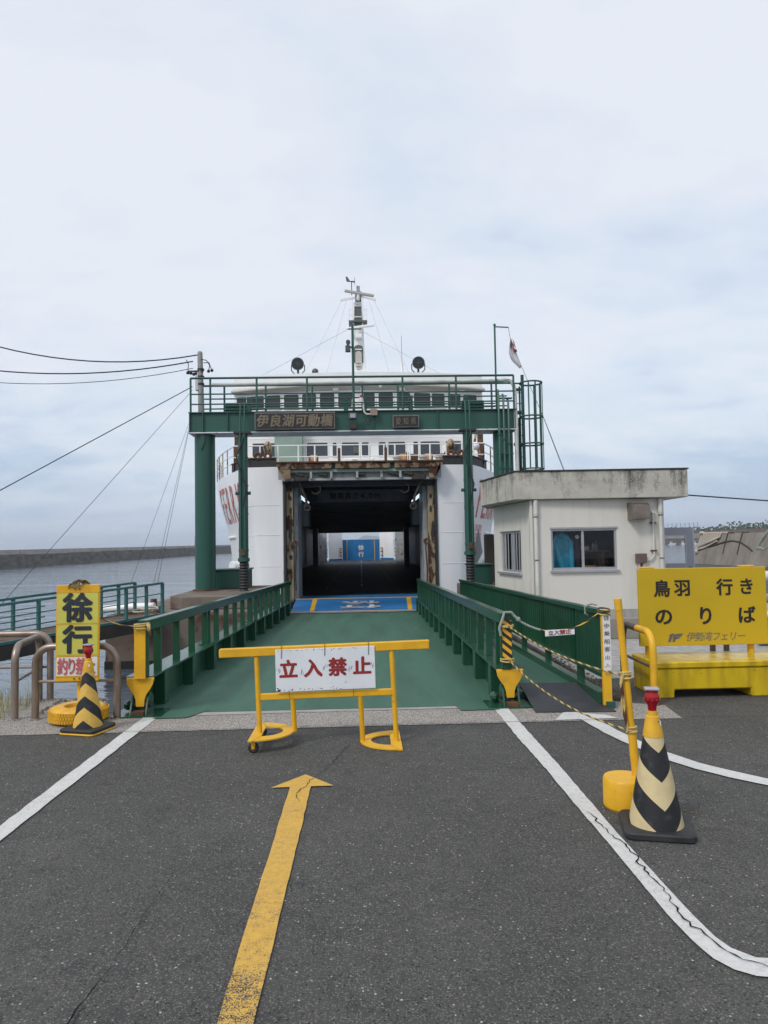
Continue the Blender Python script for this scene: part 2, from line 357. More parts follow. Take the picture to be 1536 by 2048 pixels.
def nodes_mat(name):
    m = bpy.data.materials.new(name); m.use_nodes = True; t = m.node_tree
    return m, t.nodes, t.links.new, t.nodes['Principled BSDF']
def nmath(N, K, op, a, b=None, clamp=False):
    n = N.new('ShaderNodeMath'); n.operation = op; n.use_clamp = clamp
    for i, v in enumerate((a, b)):
        if v is None: continue
        if isinstance(v, (int, float)): n.inputs[i].default_value = v
        else: K(v, n.inputs[i])
    return n.outputs[0]
def nnoise(N, K, vec, sc_, det=5, rough=0.6):
    n = N.new('ShaderNodeTexNoise'); n.inputs['Scale'].default_value = sc_; n.inputs['Detail'].default_value = det
    n.inputs['Roughness'].default_value = rough; K(vec, n.inputs['Vector']); return n.outputs['Fac']
def nrange(N, K, v, a, b, c=0.0, d=1.0):
    n = N.new('ShaderNodeMapRange'); K(v, n.inputs[0])
    for i, x in enumerate((a, b, c, d)): n.inputs[1+i].default_value = x
    return n.outputs[0]
def nmix(N, K, f, a, b):
    x = N.new('ShaderNodeMix'); x.data_type = 'RGBA'
    if isinstance(f, (int, float)): x.inputs[0].default_value = f
    else: K(f, x.inputs[0])
    for i, v in ((6, a), (7, b)):
        if isinstance(v, tuple): x.inputs[i].default_value = v[:3] + (1,)
        else: K(v, x.inputs[i])
    return x.outputs[2]
def asphalt_nodes(N, K, pos):
    """colour and height of worn asphalt: dark binder with aggregate of many greys, a few pale stones"""
    vo = N.new('ShaderNodeTexVoronoi'); vo.inputs['Scale'].default_value = 130; K(pos, vo.inputs['Vector'])
    sepc = N.new('ShaderNodeSeparateColor'); K(vo.outputs['Color'], sepc.inputs[0])
    stone = nrange(N, K, vo.outputs['Distance'], 0.25, 0.55, 1, 0)
    bright = nrange(N, K, sepc.outputs[0], 0.35, 1.0, 0.0, 1.0)
    f = nmath(N, K, 'MULTIPLY', stone, bright)
    big = nnoise(N, K, pos, 0.9, 6); mid = nnoise(N, K, pos, 6.0, 5)
    base = nmix(N, K, nrange(N, K, big, 0.35, 0.7), (0.052, 0.0515, 0.0485), (0.072, 0.071, 0.066))
    base = nmix(N, K, nrange(N, K, mid, 0.5, 0.8), base, (0.035, 0.035, 0.034))
    mpx = N.new('ShaderNodeMapping'); mpx.inputs['Scale'].default_value = (1.5, 0.22, 1); K(pos, mpx.inputs[0])
    trk = nnoise(N, K, mpx.outputs[0], 1.1, 5, 0.6); oil = nnoise(N, K, pos, 2.4, 7, 0.7)
    base = nmix(N, K, nrange(N, K, trk, 0.50, 0.72, 0, 0.5), base, (0.036, 0.036, 0.035))
    base = nmix(N, K, nrange(N, K, oil, 0.66, 0.78, 0, 0.55), base, (0.022, 0.022, 0.021))
    c = nmix(N, K, f, base, (0.20, 0.19, 0.17))
    v3 = N.new('ShaderNodeTexVoronoi'); v3.inputs['Scale'].default_value = 78; K(pos, v3.inputs['Vector'])
    s3 = N.new('ShaderNodeSeparateColor'); K(v3.outputs['Color'], s3.inputs[0])
    g3 = nmath(N, K, 'MULTIPLY', nrange(N, K, v3.outputs['Distance'], 0.2, 0.45, 1, 0), nrange(N, K, s3.outputs[0], 0.62, 0.95))
    c = nmix(N, K, g3, c, nmix(N, K, s3.outputs[2], (0.12, 0.11, 0.095), (0.22, 0.21, 0.195)))
    c = nmix(N, K, nmath(N, K, 'MULTIPLY', nrange(N, K, v3.outputs['Distance'], 0.25, 0.5, 1, 0), nrange(N, K, s3.outputs[1], 0.70, 0.8)), c, (0.018, 0.019, 0.02))
    v2 = N.new('ShaderNodeTexVoronoi'); v2.inputs['Scale'].default_value = 52; K(pos, v2.inputs['Vector'])
    s2 = N.new('ShaderNodeSeparateColor'); K(v2.outputs['Color'], s2.inputs[0])
    pale = nmath(N, K, 'MULTIPLY', nrange(N, K, v2.outputs['Distance'], 0.16, 0.30, 1, 0), nrange(N, K, s2.outputs[1], 0.91, 0.94))
    c = nmix(N, K, pale, c, nmix(N, K, s2.outputs[2], (0.30, 0.28, 0.245), (0.44, 0.44, 0.43)))
    h = nmath(N, K, 'ADD', f, nmath(N, K, 'MULTIPLY', pale, 0.5)); return c, h, f
def road_mat(name, paint=None, wear=None, gradient=None):
    m, N, K, b = nodes_mat(name); g = N.new('ShaderNodeNewGeometry'); pos = g.outputs['Position']
    c, h, st = asphalt_nodes(N, K, pos)
    if paint:
        big = nnoise(N, K, pos, 3.0, 6, 0.65); fine = nnoise(N, K, pos, 150, 3); mid = nnoise(N, K, pos, 28, 5)
        w = nmath(N, K, 'ADD', nmath(N, K, 'MULTIPLY', nmath(N, K, 'SUBTRACT', big, 0.5), 0.9), nmath(N, K, 'MULTIPLY', nmath(N, K, 'SUBTRACT', fine, 0.5), 1.5))
        w = nmath(N, K, 'ADD', w, nmath(N, K, 'MULTIPLY', nmath(N, K, 'SUBTRACT', mid, 0.5), 0.6))
        th = wear
        if gradient:
            sx = N.new('ShaderNodeSeparateXYZ'); K(pos, sx.inputs[0])
            gr = nrange(N, K, sx.outputs[1], gradient[0], gradient[1], gradient[2], gradient[3])
            w = nmath(N, K, 'ADD', w, gr)
        f = nrange(N, K, w, th, th + 0.10)
        # crackle of the old thermoplastic
        v = N.new('ShaderNodeTexVoronoi'); v.feature = 'DISTANCE_TO_EDGE'; v.inputs['Scale'].default_value = 42; K(pos, v.inputs['Vector'])
        cr_ = nmath(N, K, 'MULTIPLY', nrange(N, K, v.outputs['Distance'], 0.0, 0.05, 1, 0), nrange(N, K, big, 0.42, 0.62, 0.0, 0.8))
        pc = nmix(N, K, nrange(N, K, mid, 0.3, 0.75), paint, tuple(x*0.80 for x in paint))
        pc = nmix(N, K, cr_, pc, (0.16, 0.15, 0.14))
        c = nmix(N, K, f, pc, c)
    K(c, b.inputs['Base Color']); b.inputs['Roughness'].default_value = 0.82; b.inputs['Specular IOR Level'].default_value = 0.35
    bp = N.new('ShaderNodeBump'); bp.inputs['Strength'].default_value = 0.55; bp.inputs['Distance'].default_value = 0.004
    K(h, bp.inputs['Height']); K(bp.outputs[0], b.inputs['Normal']); return m
M['asphalt'] = road_mat('asphalt')
M['line_white'] = road_mat('worn_white_road_paint', (0.61, 0.61, 0.59), 0.48)
M['line_yellow'] = road_mat('worn_yellow_road_paint', (0.62, 0.375, 0.075), 0.55, (2.3, 4.6, 0.60, 0.03))
def strip_mat():
    m, N, K, b = nodes_mat('washed_aggregate_concrete'); g = N.new('ShaderNodeNewGeometry'); pos = g.outputs['Position']
    vo = N.new('ShaderNodeTexVoronoi'); vo.inputs['Scale'].default_value = 95; K(pos, vo.inputs['Vector'])
    s = N.new('ShaderNodeSeparateColor'); K(vo.outputs['Color'], s.inputs[0])
    c = nmix(N, K, s.outputs[0], (0.24, 0.22, 0.20), (0.58, 0.53, 0.48))
    c = nmix(N, K, nrange(N, K, vo.outputs['Distance'], 0.35, 0.7), c, (0.13, 0.12, 0.11))
    c = nmix(N, K, nrange(N, K, nnoise(N, K, pos, 1.6, 6), 0.46, 0.76, 0, 0.45), c, (0.15, 0.137, 0.125))
    K(c, b.inputs['Base Color']); b.inputs['Roughness'].default_value = 0.85
    bp = N.new('ShaderNodeBump'); bp.inputs['Strength'].default_value = 0.5; bp.inputs['Distance'].default_value = 0.004
    K(vo.outputs['Distance'], bp.inputs['Height']); K(bp.outputs[0], b.inputs['Normal']); return m
M['aggregate'] = strip_mat()
def crack_mat():
    m, N, K, b = nodes_mat('road_crack'); b.inputs['Base Color'].default_value = (0.012, 0.012, 0.013, 1); b.inputs['Roughness'].default_value = 0.95
    b.inputs['Specular IOR Level'].default_value = 0.05; return m
M['crack'] = crack_mat()
def water_mat():
    m, N, K, b = nodes_mat('sea_water'); g = N.new('ShaderNodeNewGeometry'); pos = g.outputs['Position']
    b.inputs['Base Color'].default_value = (0.085, 0.115, 0.15, 1); b.inputs['Roughness'].default_value = 0.06; b.inputs['IOR'].default_value = 1.333
    mp = N.new('ShaderNodeMapping'); mp.inputs['Scale'].default_value = (0.55, 1.5, 1); mp.inputs['Rotation'].default_value = (0, 0, 0.15); K(pos, mp.inputs[0])
    a = nnoise(N, K, mp.outputs[0], 0.55, 5, 0.6); c = nnoise(N, K, mp.outputs[0], 2.2, 4, 0.55); d = nnoise(N, K, mp.outputs[0], 0.10, 3)
    h = nmath(N, K, 'ADD', nmath(N, K, 'MULTIPLY', a, 0.085), nmath(N, K, 'MULTIPLY', c, 0.020))
    h = nmath(N, K, 'MULTIPLY', h, nrange(N, K, d, 0.3, 0.7, 0.35, 1.2))
    bp = N.new('ShaderNodeBump'); bp.inputs['Strength'].default_value = 1.0; bp.inputs['Distance'].default_value = 1.0
    K(h, bp.inputs['Height']); K(bp.outputs[0], b.inputs['Normal']); return m
M['water'] = water_mat()
def glass_mat(name='clear_window_glass', tint=0.9):
    m, N, K, b = nodes_mat(name); N.remove(b)
    tr = N.new('ShaderNodeBsdfTransparent'); tr.inputs[0].default_value = (tint, tint, tint*1.01, 1)
    gl = N.new('ShaderNodeBsdfGlossy'); gl.inputs['Roughness'].default_value = 0.02
    fr = N.new('ShaderNodeFresnel'); fr.inputs[0].default_value = 1.5
    mixs = N.new('ShaderNodeMixShader'); K(nmath(N, K, 'MULTIPLY', fr.outputs[0], 0.9, True), mixs.inputs[0])
    K(tr.outputs[0], mixs.inputs[1]); K(gl.outputs[0], mixs.inputs[2]); K(mixs.outputs[0], N['Material Output'].inputs[0]); return m
M['glass'] = glass_mat()
def parapet_mat():
    """rough cast slab edge: pale grey with black algae that starts at the coping and runs down"""
    m, N, K, b = nodes_mat('stained_roof_slab_render'); g = N.new('ShaderNodeNewGeometry'); pos = g.outputs['Position']
    mp = N.new('ShaderNodeMapping'); mp.inputs['Scale'].default_value = (1.7, 1.7, 0.25); K(pos, mp.inputs[0])
    s = nnoise(N, K, mp.outputs[0], 2.4, 8, 0.7); sx = N.new('ShaderNodeSeparateXYZ'); K(pos, sx.inputs[0])
    fine = nnoise(N, K, pos, 38, 5, 0.7); mid = nnoise(N, K, pos, 3.3, 7, 0.7)
    top = nrange(N, K, sx.outputs[2], 2.45, 3.06, 0.0, 0.16)
    f = nmath(N, K, 'ADD', nmath(N, K, 'ADD', s, top), nmath(N, K, 'MULTIPLY', nmath(N, K, 'SUBTRACT', fine, 0.5), 0.5))
    f = nmath(N, K, 'ADD', f, nmath(N, K, 'MULTIPLY', nmath(N, K, 'SUBTRACT', mid, 0.5), 0.35))
    c = nmix(N, K, nrange(N, K, mid, 0.35, 0.7), (0.48, 0.46, 0.405), (0.36, 0.345, 0.31))
    c = nmix(N, K, nrange(N, K, f, 0.575, 0.80, 0, 0.93), c, (0.055, 0.055, 0.05))
    K(c, b.inputs['Base Color']); b.inputs['Roughness'].default_value = 0.9
    bp = N.new('ShaderNodeBump'); bp.inputs['Strength'].default_value = 0.45; bp.inputs['Distance'].default_value = 0.008
    K(fine, bp.inputs['Height']); K(bp.outputs[0], b.inputs['Normal']); return m
M['parapet'] = parapet_mat()
def cone_mat(name, pale, dark, tip, period, duty, sgn):
    """printed chevrons round a cone: tip = height of a chevron's upper tip at the front"""
    m, N, K, b = nodes_mat(name); tcn = N.new('ShaderNodeTexCoord'); s = N.new('ShaderNodeSeparateXYZ'); K(tcn.outputs['Object'], s.inputs[0])
    ang = nmath(N, K, 'ABSOLUTE', nmath(N, K, 'ARCTAN2', s.outputs[0], nmath(N, K, 'MULTIPLY', s.outputs[1], -1.0)))
    r = nmath(N, K, 'SQRT', nmath(N, K, 'ADD', nmath(N, K, 'MULTIPLY', s.outputs[0], s.outputs[0]), nmath(N, K, 'MULTIPLY', s.outputs[1], s.outputs[1])))
    arc = nmath(N, K, 'MULTIPLY', nmath(N, K, 'MULTIPLY', ang, r), sgn)
    f = nmath(N, K, 'SUBTRACT', tip, nmath(N, K, 'ADD', s.outputs[2], arc))
    fr = nmath(N, K, 'FRACT', nmath(N, K, 'DIVIDE', f, period))
    blk = nmath(N, K, 'MULTIPLY', nmath(N, K, 'LESS_THAN', fr, duty), nmath(N, K, 'GREATER_THAN', f, 0.0))
    n = nnoise(N, K, tcn.outputs['Object'], 14, 6)
    pc = nmix(N, K, nrange(N, K, n, 0.4, 0.75), pale, tuple(x*0.82 for x in pale))
    dc = nmix(N, K, nrange(N, K, n, 0.55, 0.75), dark, (0.05, 0.05, 0.055))
    K(nmix(N, K, blk, pc, dc), b.inputs['Base Color']); b.inputs['Roughness'].default_value = 0.42; return m
M['cone_cream'] = cone_mat('cream_and_black_chevrons', (0.60, 0.49, 0.27), (0.012, 0.012, 0.014), 0.438, 0.295, 0.515, -0.88)
M['cone_yellow'] = cone_mat('yellow_and_black_chevrons', (0.68, 0.42, 0.075), (0.012, 0.012, 0.014), 0.53, 0.205, 0.47, 0.80)
def hazard_mat():
    m, N, K, b = nodes_mat('yellow_black_hazard_tape'); g = N.new('ShaderNodeNewGeometry'); s = N.new('ShaderNodeSeparateXYZ'); K(g.outputs['Position'], s.inputs[0])
    f = nmath(N, K, 'FRACT', nmath(N, K, 'DIVIDE', nmath(N, K, 'ADD', s.outputs[2], nmath(N, K, 'MULTIPLY', s.outputs[0], 0.8)), 0.082))
    K(nmix(N, K, nmath(N, K, 'LESS_THAN', f, 0.5), (0.70, 0.37, 0.02), (0.018, 0.015, 0.015)), b.inputs['Base Color']); b.inputs['Roughness'].default_value = 0.45; return m
M['hazard'] = hazard_mat()
def emit_mat(name, c, s_):
    m, N, K, b = nodes_mat(name); b.inputs['Base Color'].default_value = c + (1,); b.inputs['Emission Color'].default_value = c + (1,); b.inputs['Emission Strength'].default_value = s_; return m
M['tube_lit'] = emit_mat('lit_fluorescent_tube', (0.75, 0.9, 1.0), 0.9)

# ================================================================== SETTING
quay = [(-60,-40),(40,-40),(40,40.5),(26,50.5),(9,50.5),(6.9,22),(2.62,21),(2.62,7.3),(-2.2,7.3),(-2.7,7.38),(-2.95,8.1),(-60,8.3)]
g = MB()
top = [(x,y,0) for x,y in quay]; bot = [(x,y,-2.6) for x,y in quay]; n_ = len(quay)
g.cur = 0; g.add(top, [tuple(range(n_))]); g.cur = 1
g.add(top + bot, [(i, (i+1)%n_, (i+1)%n_+n_, i+n_) for i in range(n_)])
structure(g.build('ground', [M['asphalt'], M['concrete']], smooth=0))
w = MB().quad((-6000,-300,-1.0),(6000,-300,-1.0),(6000,12000,-1.0),(-6000,12000,-1.0)); structure(w.build('sea', M['water'], smooth=0))
g = MB().quad((-2.6,6.53,.004),(2.87,6.53,.004),(2.93,7.05,.004),(2.5,7.28,.004),(-2.2,7.28,.004),(-2.6,7.30,.004))
g.quad((-9,6.5,.004),(-2.6,6.53,.004),(-2.6,7.30,.004),(-2.72,7.40,.004),(-2.97,8.05,.004),(-9,8.2,.004))
structure(g.build('concrete_strip', M['aggregate'], smooth=0))
g = MB().quad((2.66,8.5,.004),(12,8.3,.004),(12,21,.004),(2.66,20.9,.004)); structure(g.build('concrete_yard', M['plinth'], smooth=0))
g = MB().quad((-1.66,7.1,.008),(.97,7.14,.008),(.93,7.275,.008),(-1.60,7.275,.008)); structure(g.build('pale_threshold', mat('pale_threshold_mortar',(0.36,0.33,0.31),0.85,c2=(0.27,0.25,0.235),scale=3,bump=0.2), smooth=0))
def ragged(pts_l, pts_r, step=0.10, jit=0.0045, z=0.008):
    """a painted band with slightly uneven edges along two polylines of equal length"""
    Ls, Rs = [], []
    for i in range(len(pts_l)-1):
        a, b, c, d = map(Vector, (pts_l[i], pts_l[i+1], pts_r[i], pts_r[i+1]))
        k = max(1, int((b-a).length/step))
        for j in range(k + (1 if i == len(pts_l)-2 else 0)):
            t = j/k; p = a.lerp(b, t); q = c.lerp(d, t); dv = (q-p).normalized()
            p += dv*rng.uniform(-jit, jit); q += dv*rng.uniform(-jit, jit)
            Ls.append((p.x, p.y, z)); Rs.append((q.x, q.y, z))
    return MB().strip(Ls, Rs)
structure(ragged([(-2.17,1.5),(-2.135,4.4),(-2.10,7.28)], [(-2.05,1.5),(-2.02,4.4),(-1.96,7.28)]).build('lane_line', M['line_white'], smooth=0))
def arc(cx_, cy_, r, a0, a1, n): return [(cx_+r*math.cos(rad(a0+(a1-a0)*i/n)), cy_+r*math.sin(rad(a0+(a1-a0)*i/n))) for i in range(n+1)]
structure(ragged([(1.265,7.28),(1.265,5.96),(1.28,5.16),(1.28,4.34),(1.285,3.84),(1.283,3.45),(1.283,3.15),(1.295,2.93),(1.318,2.80),(1.36,2.725),(1.42,2.68),(1.52,2.66),(1.8,2.645),(2.6,2.62)],
                 [(1.40,7.28),(1.39,5.95),(1.395,5.27),(1.385,4.46),(1.378,4.07),(1.38,3.77),(1.383,3.52),(1.385,3.32),(1.388,3.12),(1.398,2.95),(1.42,2.865),(1.48,2.80),(1.75,2.76),(2.6,2.73)], step=.06, jit=.004).build('lane_line', M['line_white'], smooth=0))
structure(ragged([(1.95,6.62),(2.01,6.11),(2.06,5.83),(2.17,5.37),(2.31,5.07),(2.45,4.88),(2.61,4.70),(2.85,4.52),(3.3,4.3)], [(2.11,6.62),(2.145,6.16),(2.19,5.90),(2.27,5.53),(2.40,5.21),(2.53,5.02),(2.68,4.83),(2.92,4.65),(3.37,4.42)]).build('lane_line', M['line_white'], smooth=0))
structure(MB().quad((1.72,6.56,.009),(2.30,6.575,.009),(2.24,6.70,.009),(1.96,6.86,.009),(1.87,6.84,.009)).build('line_arrowhead', M['line_white'], smooth=0))
structure(ragged([(-.515,1.3),(-.512,2.5),(-.50,4.94)], [(-.385,1.3),(-.385,2.5),(-.36,4.94)], jit=.003).build('road_arrow', M['line_yellow'], smooth=0))
structure(MB().quad((-.625,4.925,.0085),(-.21,4.935,.0085),(-.415,5.19,.0085)).build('road_arrowhead', M['line_yellow'], smooth=0))
def crack(pts, w_, z=.013, rough=.02, step=.03):
    c = MB(); P = []
    for a, b in zip(pts, pts[1:]):
        a, b = Vector(a), Vector(b); k = max(2, int((b-a).length/step)); nn = Vector((-(b-a).y, (b-a).x)).normalized()
        for j in range(k): P.append(a.lerp(b, j/k) + nn*rng.uniform(-rough, rough)*(.5 if j % 2 else 1))
    P.append(Vector(pts[-1])); Ls, Rs = [], []
    for i, p in enumerate(P):
        d = (P[min(i+1,len(P)-1)] - P[max(i-1,0)]).normalized(); nn = Vector((-d.y, d.x)); ww = w_*rng.uniform(.25,1.0)*(min(1, i/4, (len(P)-1-i)/4)+.05)
        Ls.append((p.x+nn.x*ww/2, p.y+nn.y*ww/2, z)); Rs.append((p.x-nn.x*ww/2, p.y-nn.y*ww/2, z))
    return c.strip(Ls, Rs)
for pts, w_, rg in (([(1.315,4.35),(1.32,4.12),(1.37,3.82),(1.345,3.55),(1.36,3.36),(1.335,3.15),(1.352,3.0),(1.375,2.87),(1.42,2.78),(1.50,2.72),(1.66,2.69)], .0095, .016),
                    ([(-.35,2.31),(0,2.315),(.35,2.33),(.8,2.36),(1.1,2.35),(1.5,2.42)], .009, .012), ([(-1.06,2.2),(-1.02,2.5),(-1.0,2.75),(-.98,2.9)], .008, .006),
                    ([(-.98,2.9),(-.97,3.3),(-.94,3.7)], .004, .008), ([(-.1,6.0),(-.25,5.4),(-.35,5.1),(-.45,4.75),(-.40,4.6)], .006, .015), ([(-1.9,6.2),(-1.3,6.35),(-1.0,6.5)], .005, .012),
                    ([(-.47,4.45),(-.36,4.52)], .006, .008), ([(1.33,5.95),(1.42,5.9)], .006, .01), ([(2.87,6.55),(3.6,6.5),(4.6,6.55)], .006, .01), ([(-2.2,6.53),(-1.2,6.525),(0,6.53),(1.3,6.53),(2.3,6.53)], .010, .008)):
    structure(crack(pts, w_, rough=rg).build('road_crack', M['crack'], smooth=0))

# hills far across the bay, seen through the open stern
hl = MB(); xs = [-420+i*28 for i in range(44)]
def ridge(x): return max(0, 58 + 26*math.sin(x*.006+1.2) + 12*math.sin(x*.021) + 6*math.sin(x*.055)) * max(0, min(1, (x+420)/120, (810-x)/150)) - 2
for i in range(len(xs)-1):
    a, b = xs[i], xs[i+1]
    hl.quad((a,6000,-2),(b,6000,-2),(b,6150,ridge(b)),(a,6150,ridge(a))); hl.quad((a,6150,ridge(a)),(b,6150,ridge(b)),(b,6500,-2),(a,6500,-2))
structure(hl.build('hills', M['hill'], smooth=60))

# breakwater: lower apron and upper wave wall, panel by panel
bw = thing('breakwater', (-60,150,-1), 'long grey concrete breakwater across the harbour water behind the gangway', 'breakwater')
def bwp(t): return Vector((-54.2,45,0)).lerp(Vector((-86,545,0)), t)
N_ = 40
for i in range(N_):
    t0, t1 = i/N_, (i+1)/N_; a, b = bwp(t0), bwp(t1-.0004); nrm = Vector((-.998,-.06,0)); 
    def zt(p): return 2.0 + max(0, (p.y-118))*.0062 if p.y > 118 else 2.0
    q = MB(); A = [a, b]
    za, zb = zt(a)-.85, zt(b)-.85; jo = rng.uniform(-.10,.10)
    vs = [(a.x,a.y,-2.2),(b.x,b.y,-2.2),(b.x-.5,b.y,zb+jo),(a.x-.5,a.y,za+jo),(a.x-5,a.y,-2.2),(b.x-5,b.y,-2.2),(b.x-5,b.y,zb),(a.x-5,a.y,za)]
    F8 = [(0,1,2,3),(3,2,6,7),(1,5,6,2),(0,3,7,4)]
    q.add(vs, F8); q.build('apron_panel', M['concrete_wet'], bw, smooth=0)
    q = MB(); ju = rng.uniform(-.04,.04)
    vs = [(a.x-1.3+ju,a.y,za-.1),(b.x-1.3+ju,b.y,zb-.1),(b.x-1.6+ju,b.y,zt(b)),(a.x-1.6+ju,a.y,zt(a)),(a.x-3,a.y,za-.1),(b.x-3,b.y,zb-.1),(b.x-3,b.y,zt(b)),(a.x-3,a.y,zt(a))]
    q.add(vs, F8); q.build('wall_panel', M['concrete_far'], bw, smooth=0)
lt = thing('lighthouse', (-65.4,292,2.9), 'small red lighthouse on the breakwater beside the green column', 'lighthouse')
MB().lathe([(1.3,0),(1.1,.4),(.9,3.4),(1.2,3.5),(1.2,3.7)], (-65.4,292,2.9), 14).build('tower', M['lighthouse'], lt)
MB().lathe([(.6,3.7),(.6,4.5),(.1,5.0)], (-65.4,292,2.9), 10).build('lantern', M['lighthouse'], lt)

# far shore on the right
fs = thing('far_quay', (300,500,-1), 'far grey quay wall across the harbour behind the grey door', 'quay wall')
for i in range(16):
    x0 = 200+i*16; q = MB().box(x0, x0+15.8, 500, 516, -2, 3.4+rng.uniform(-.1,.1)); q.build('quay_panel', M['concrete_wet'], fs, smooth=0)
    MB().box(x0, x0+15.8, 506, 508, 3.4, 6.6+rng.uniform(-.15,.15)).build('wall_panel', M['concrete_far'], fs, smooth=0)
structure(MB().quad((150,516,3.3),(470,516,3.3),(520,900,6),(140,900,6)).build('far_shore', M['earth'], smooth=0))
bk = MB().prism([(0,0),(260,0),(255,3),(200,6.2),(90,6.8),(30,5.5)], (205,530,3), (1,0,0), (0,0,1), (0,14,0)); structure(bk.build('far_bank', M['earth'], smooth=0))
fw = MB()
for i in range(7000):
    x = rng.uniform(192, 330) if i < 4200 else rng.uniform(300, 470); yy = rng.uniform(540, 600)
    clump = math.sin(x*.35+yy*.1)+math.sin(x*.9+1.3)+.6*math.sin(x*2.3)
    hmax = 8.0 + max(0, min(1,(x-196)/26))*3.0 + clump*.9 + (1.6 if x > 290 else 0) + (clump*.8 if x>290 else 0)
    z = rng.uniform(3.6, hmax); s_ = rng.uniform(.5, 1.1); a = rng.uniform(0, PI); tl = rng.uniform(-.6,.6)
    u = Vector((math.cos(a), math.sin(a), 0))*s_; v = Vector((-math.sin(a)*math.sin(tl), math.cos(a)*math.sin(tl), math.cos(tl)))*s_*.8; c = Vector((x,yy,z))
    fw.quad(c-u-v*.4, c+u*.8-v, c+u+v*.5, c-u*.3+v)
tag(fw.build('pine_wood', M['leaf_far'], smooth=0), 'dark pine wood along the far shore behind the sea wall', 'wood', kind='stuff')
nf = thing('net_fence', (240,520,9), 'tall green net fence standing above the far pine wood', 'fence')
for i in range(15):
    x = 204+i*3.2; MB().cyl((x,528,6),(x,528,14.2+.06*i),.14,n=6).build('post', M['net_green'], nf)
for z in (12.4, 13.2, 14.0): MB().beam((204,528,z),(249,528,z+.8),.06,.06).build('rail', M['net_green'], nf, smooth=0)
for i, (x, L_) in enumerate(((214,5.5),(222,4.0),(230,7.0),(238,4.5),(246,3.6))):
    b = thing('moored_boat', (x,494,-1), ('%s white boat moored at the far quay, %s' % (('small','low','long','stubby','tiny')[i], ('leftmost of five','second from the left','middle of five','fourth from the left','rightmost of five')[i])), 'boat', 'boats moored at the far quay')
    q = MB().prism([(-L_/2,.2),(-L_/2+.4,-.3),(L_/2-.6,-.3),(L_/2,.9),(L_/2-1.5,.55)], (x,493,-.8), (1,0,0), (0,0,1), (0,2,0)); q.build('hull', M['white_plain'], b, smooth=0)
    MB().box(x-L_*.2, x+L_*.08, 493.4, 494.6, -.3, 1.2).build('cabin', M['white_plain'], b, smooth=0)
    MB().box(x-L_*.21, x+L_*.09, 493.35, 493.5, .4, .8).build('window', M['glass_dark'], b, smooth=0)
for i, x in enumerate((232,236,243,247,251,258,262,268,276,288,296,304)):
    MB().cyl((x,512,6),(x,512,10.5+2.2*((i*7)%3)/2),.09,n=6).build('mast_pole', M['pole_concrete'], fs)

# sea wall on the right, sloped face, with ropes hung on it
sw = thing('sea_wall', (23.4,45,0), 'stained sloping concrete sea wall on the quay behind the yellow sign', 'wall')
for i in range(8):
    y0 = 50.2-2.4*(i+1)+.03; y1 = 50.2-2.4*i; jz = rng.uniform(-.02,.02)
    q = MB(); q.add([(23.2,y0,0),(23.2,y1,0),(23.75,y1,2.02+jz),(23.75,y0,2.02+jz),(24.6,y0,0),(24.6,y1,0),(24.4,y1,2.02+jz),(24.4,y0,2.02+jz)], [(1,0,3,2),(3,7,6,2),(0,4,7,3),(1,2,6,5),(4,5,6,7)])
    q.build('wall_panel', M['concrete'], sw, smooth=0)
nt_ = thing('rope_net', (23.5,48.6,1.5), 'bleached heap of rope hanging over the end of the sea wall', 'rope')
for i in range(11):
    y0 = 49.7-i*.27; pts = [(24.1,y0-.1,2.08),(23.72,y0,2.1),(23.58,y0+.05,1.6+.02*i),(23.46,y0+.22+.04*i,1.15+.045*i)]
    if i == 0: pts += [(23.35,y0+.3,.75)]
    MB().tube(pts, .065, 6).build('rope_strand', M['rope_white'], nt_)
MB().tube([(23.42,50.0,.95),(23.4,49.6,1.02),(23.45,49.0,1.1),(23.5,48.2,1.3),(23.52,47.3,1.55)], .07, 6).build('rope_strand', M['rope_white'], nt_)
MB().sphere((23.36,49.9,.85), .17, 8, 6).build('knot', M['rope_white'], nt_); MB().sphere((23.72,49.75,2.12), .2, 8, 6, (1,1.3,.6)).build('knot', M['rope_white'], nt_)
wr = thing('mooring_rope', (23.5,45,1.2), 'brown mooring rope draped along the sea wall between two loops', 'rope')
MB().tube([(23.5,48.4,1.15),(23.54,47.4,1.3),(23.58,46.4,1.48),(23.62,45.4,1.55),(23.58,44.4,1.45),(23.5,43.4,1.15),(23.44,42.8,.9)], .05, 6).build('rope_strand', M['dark_steel'], wr)
for y0 in (46.2, 44.4): MB().tube([(24.1,y0-.1,2.06),(23.74,y0,2.06),(23.6,y0+.06,1.5),(23.4,y0+.1,.7)], .05, 6).build('rope_strand', M['dark_steel'], wr)
gr = thing('mooring_rope', (23.5,42,1.2), 'thick pale green rope hanging on the near end of the sea wall', 'rope')
MB().tube([(24.1,41.4,2.08),(23.75,41.6,2.08),(23.6,41.9,1.7),(23.5,42.4,1.1),(23.42,42.5,.35)], .085, 6).build('rope_strand', M['rope_grey'], gr)
MB().tube([(24.1,40.6,2.08),(23.75,40.7,2.0),(23.6,40.9,1.4),(23.52,41.6,1.02),(23.5,42.4,1.12)], .085, 6).build('rope_strand', M['rope_grey'], gr)

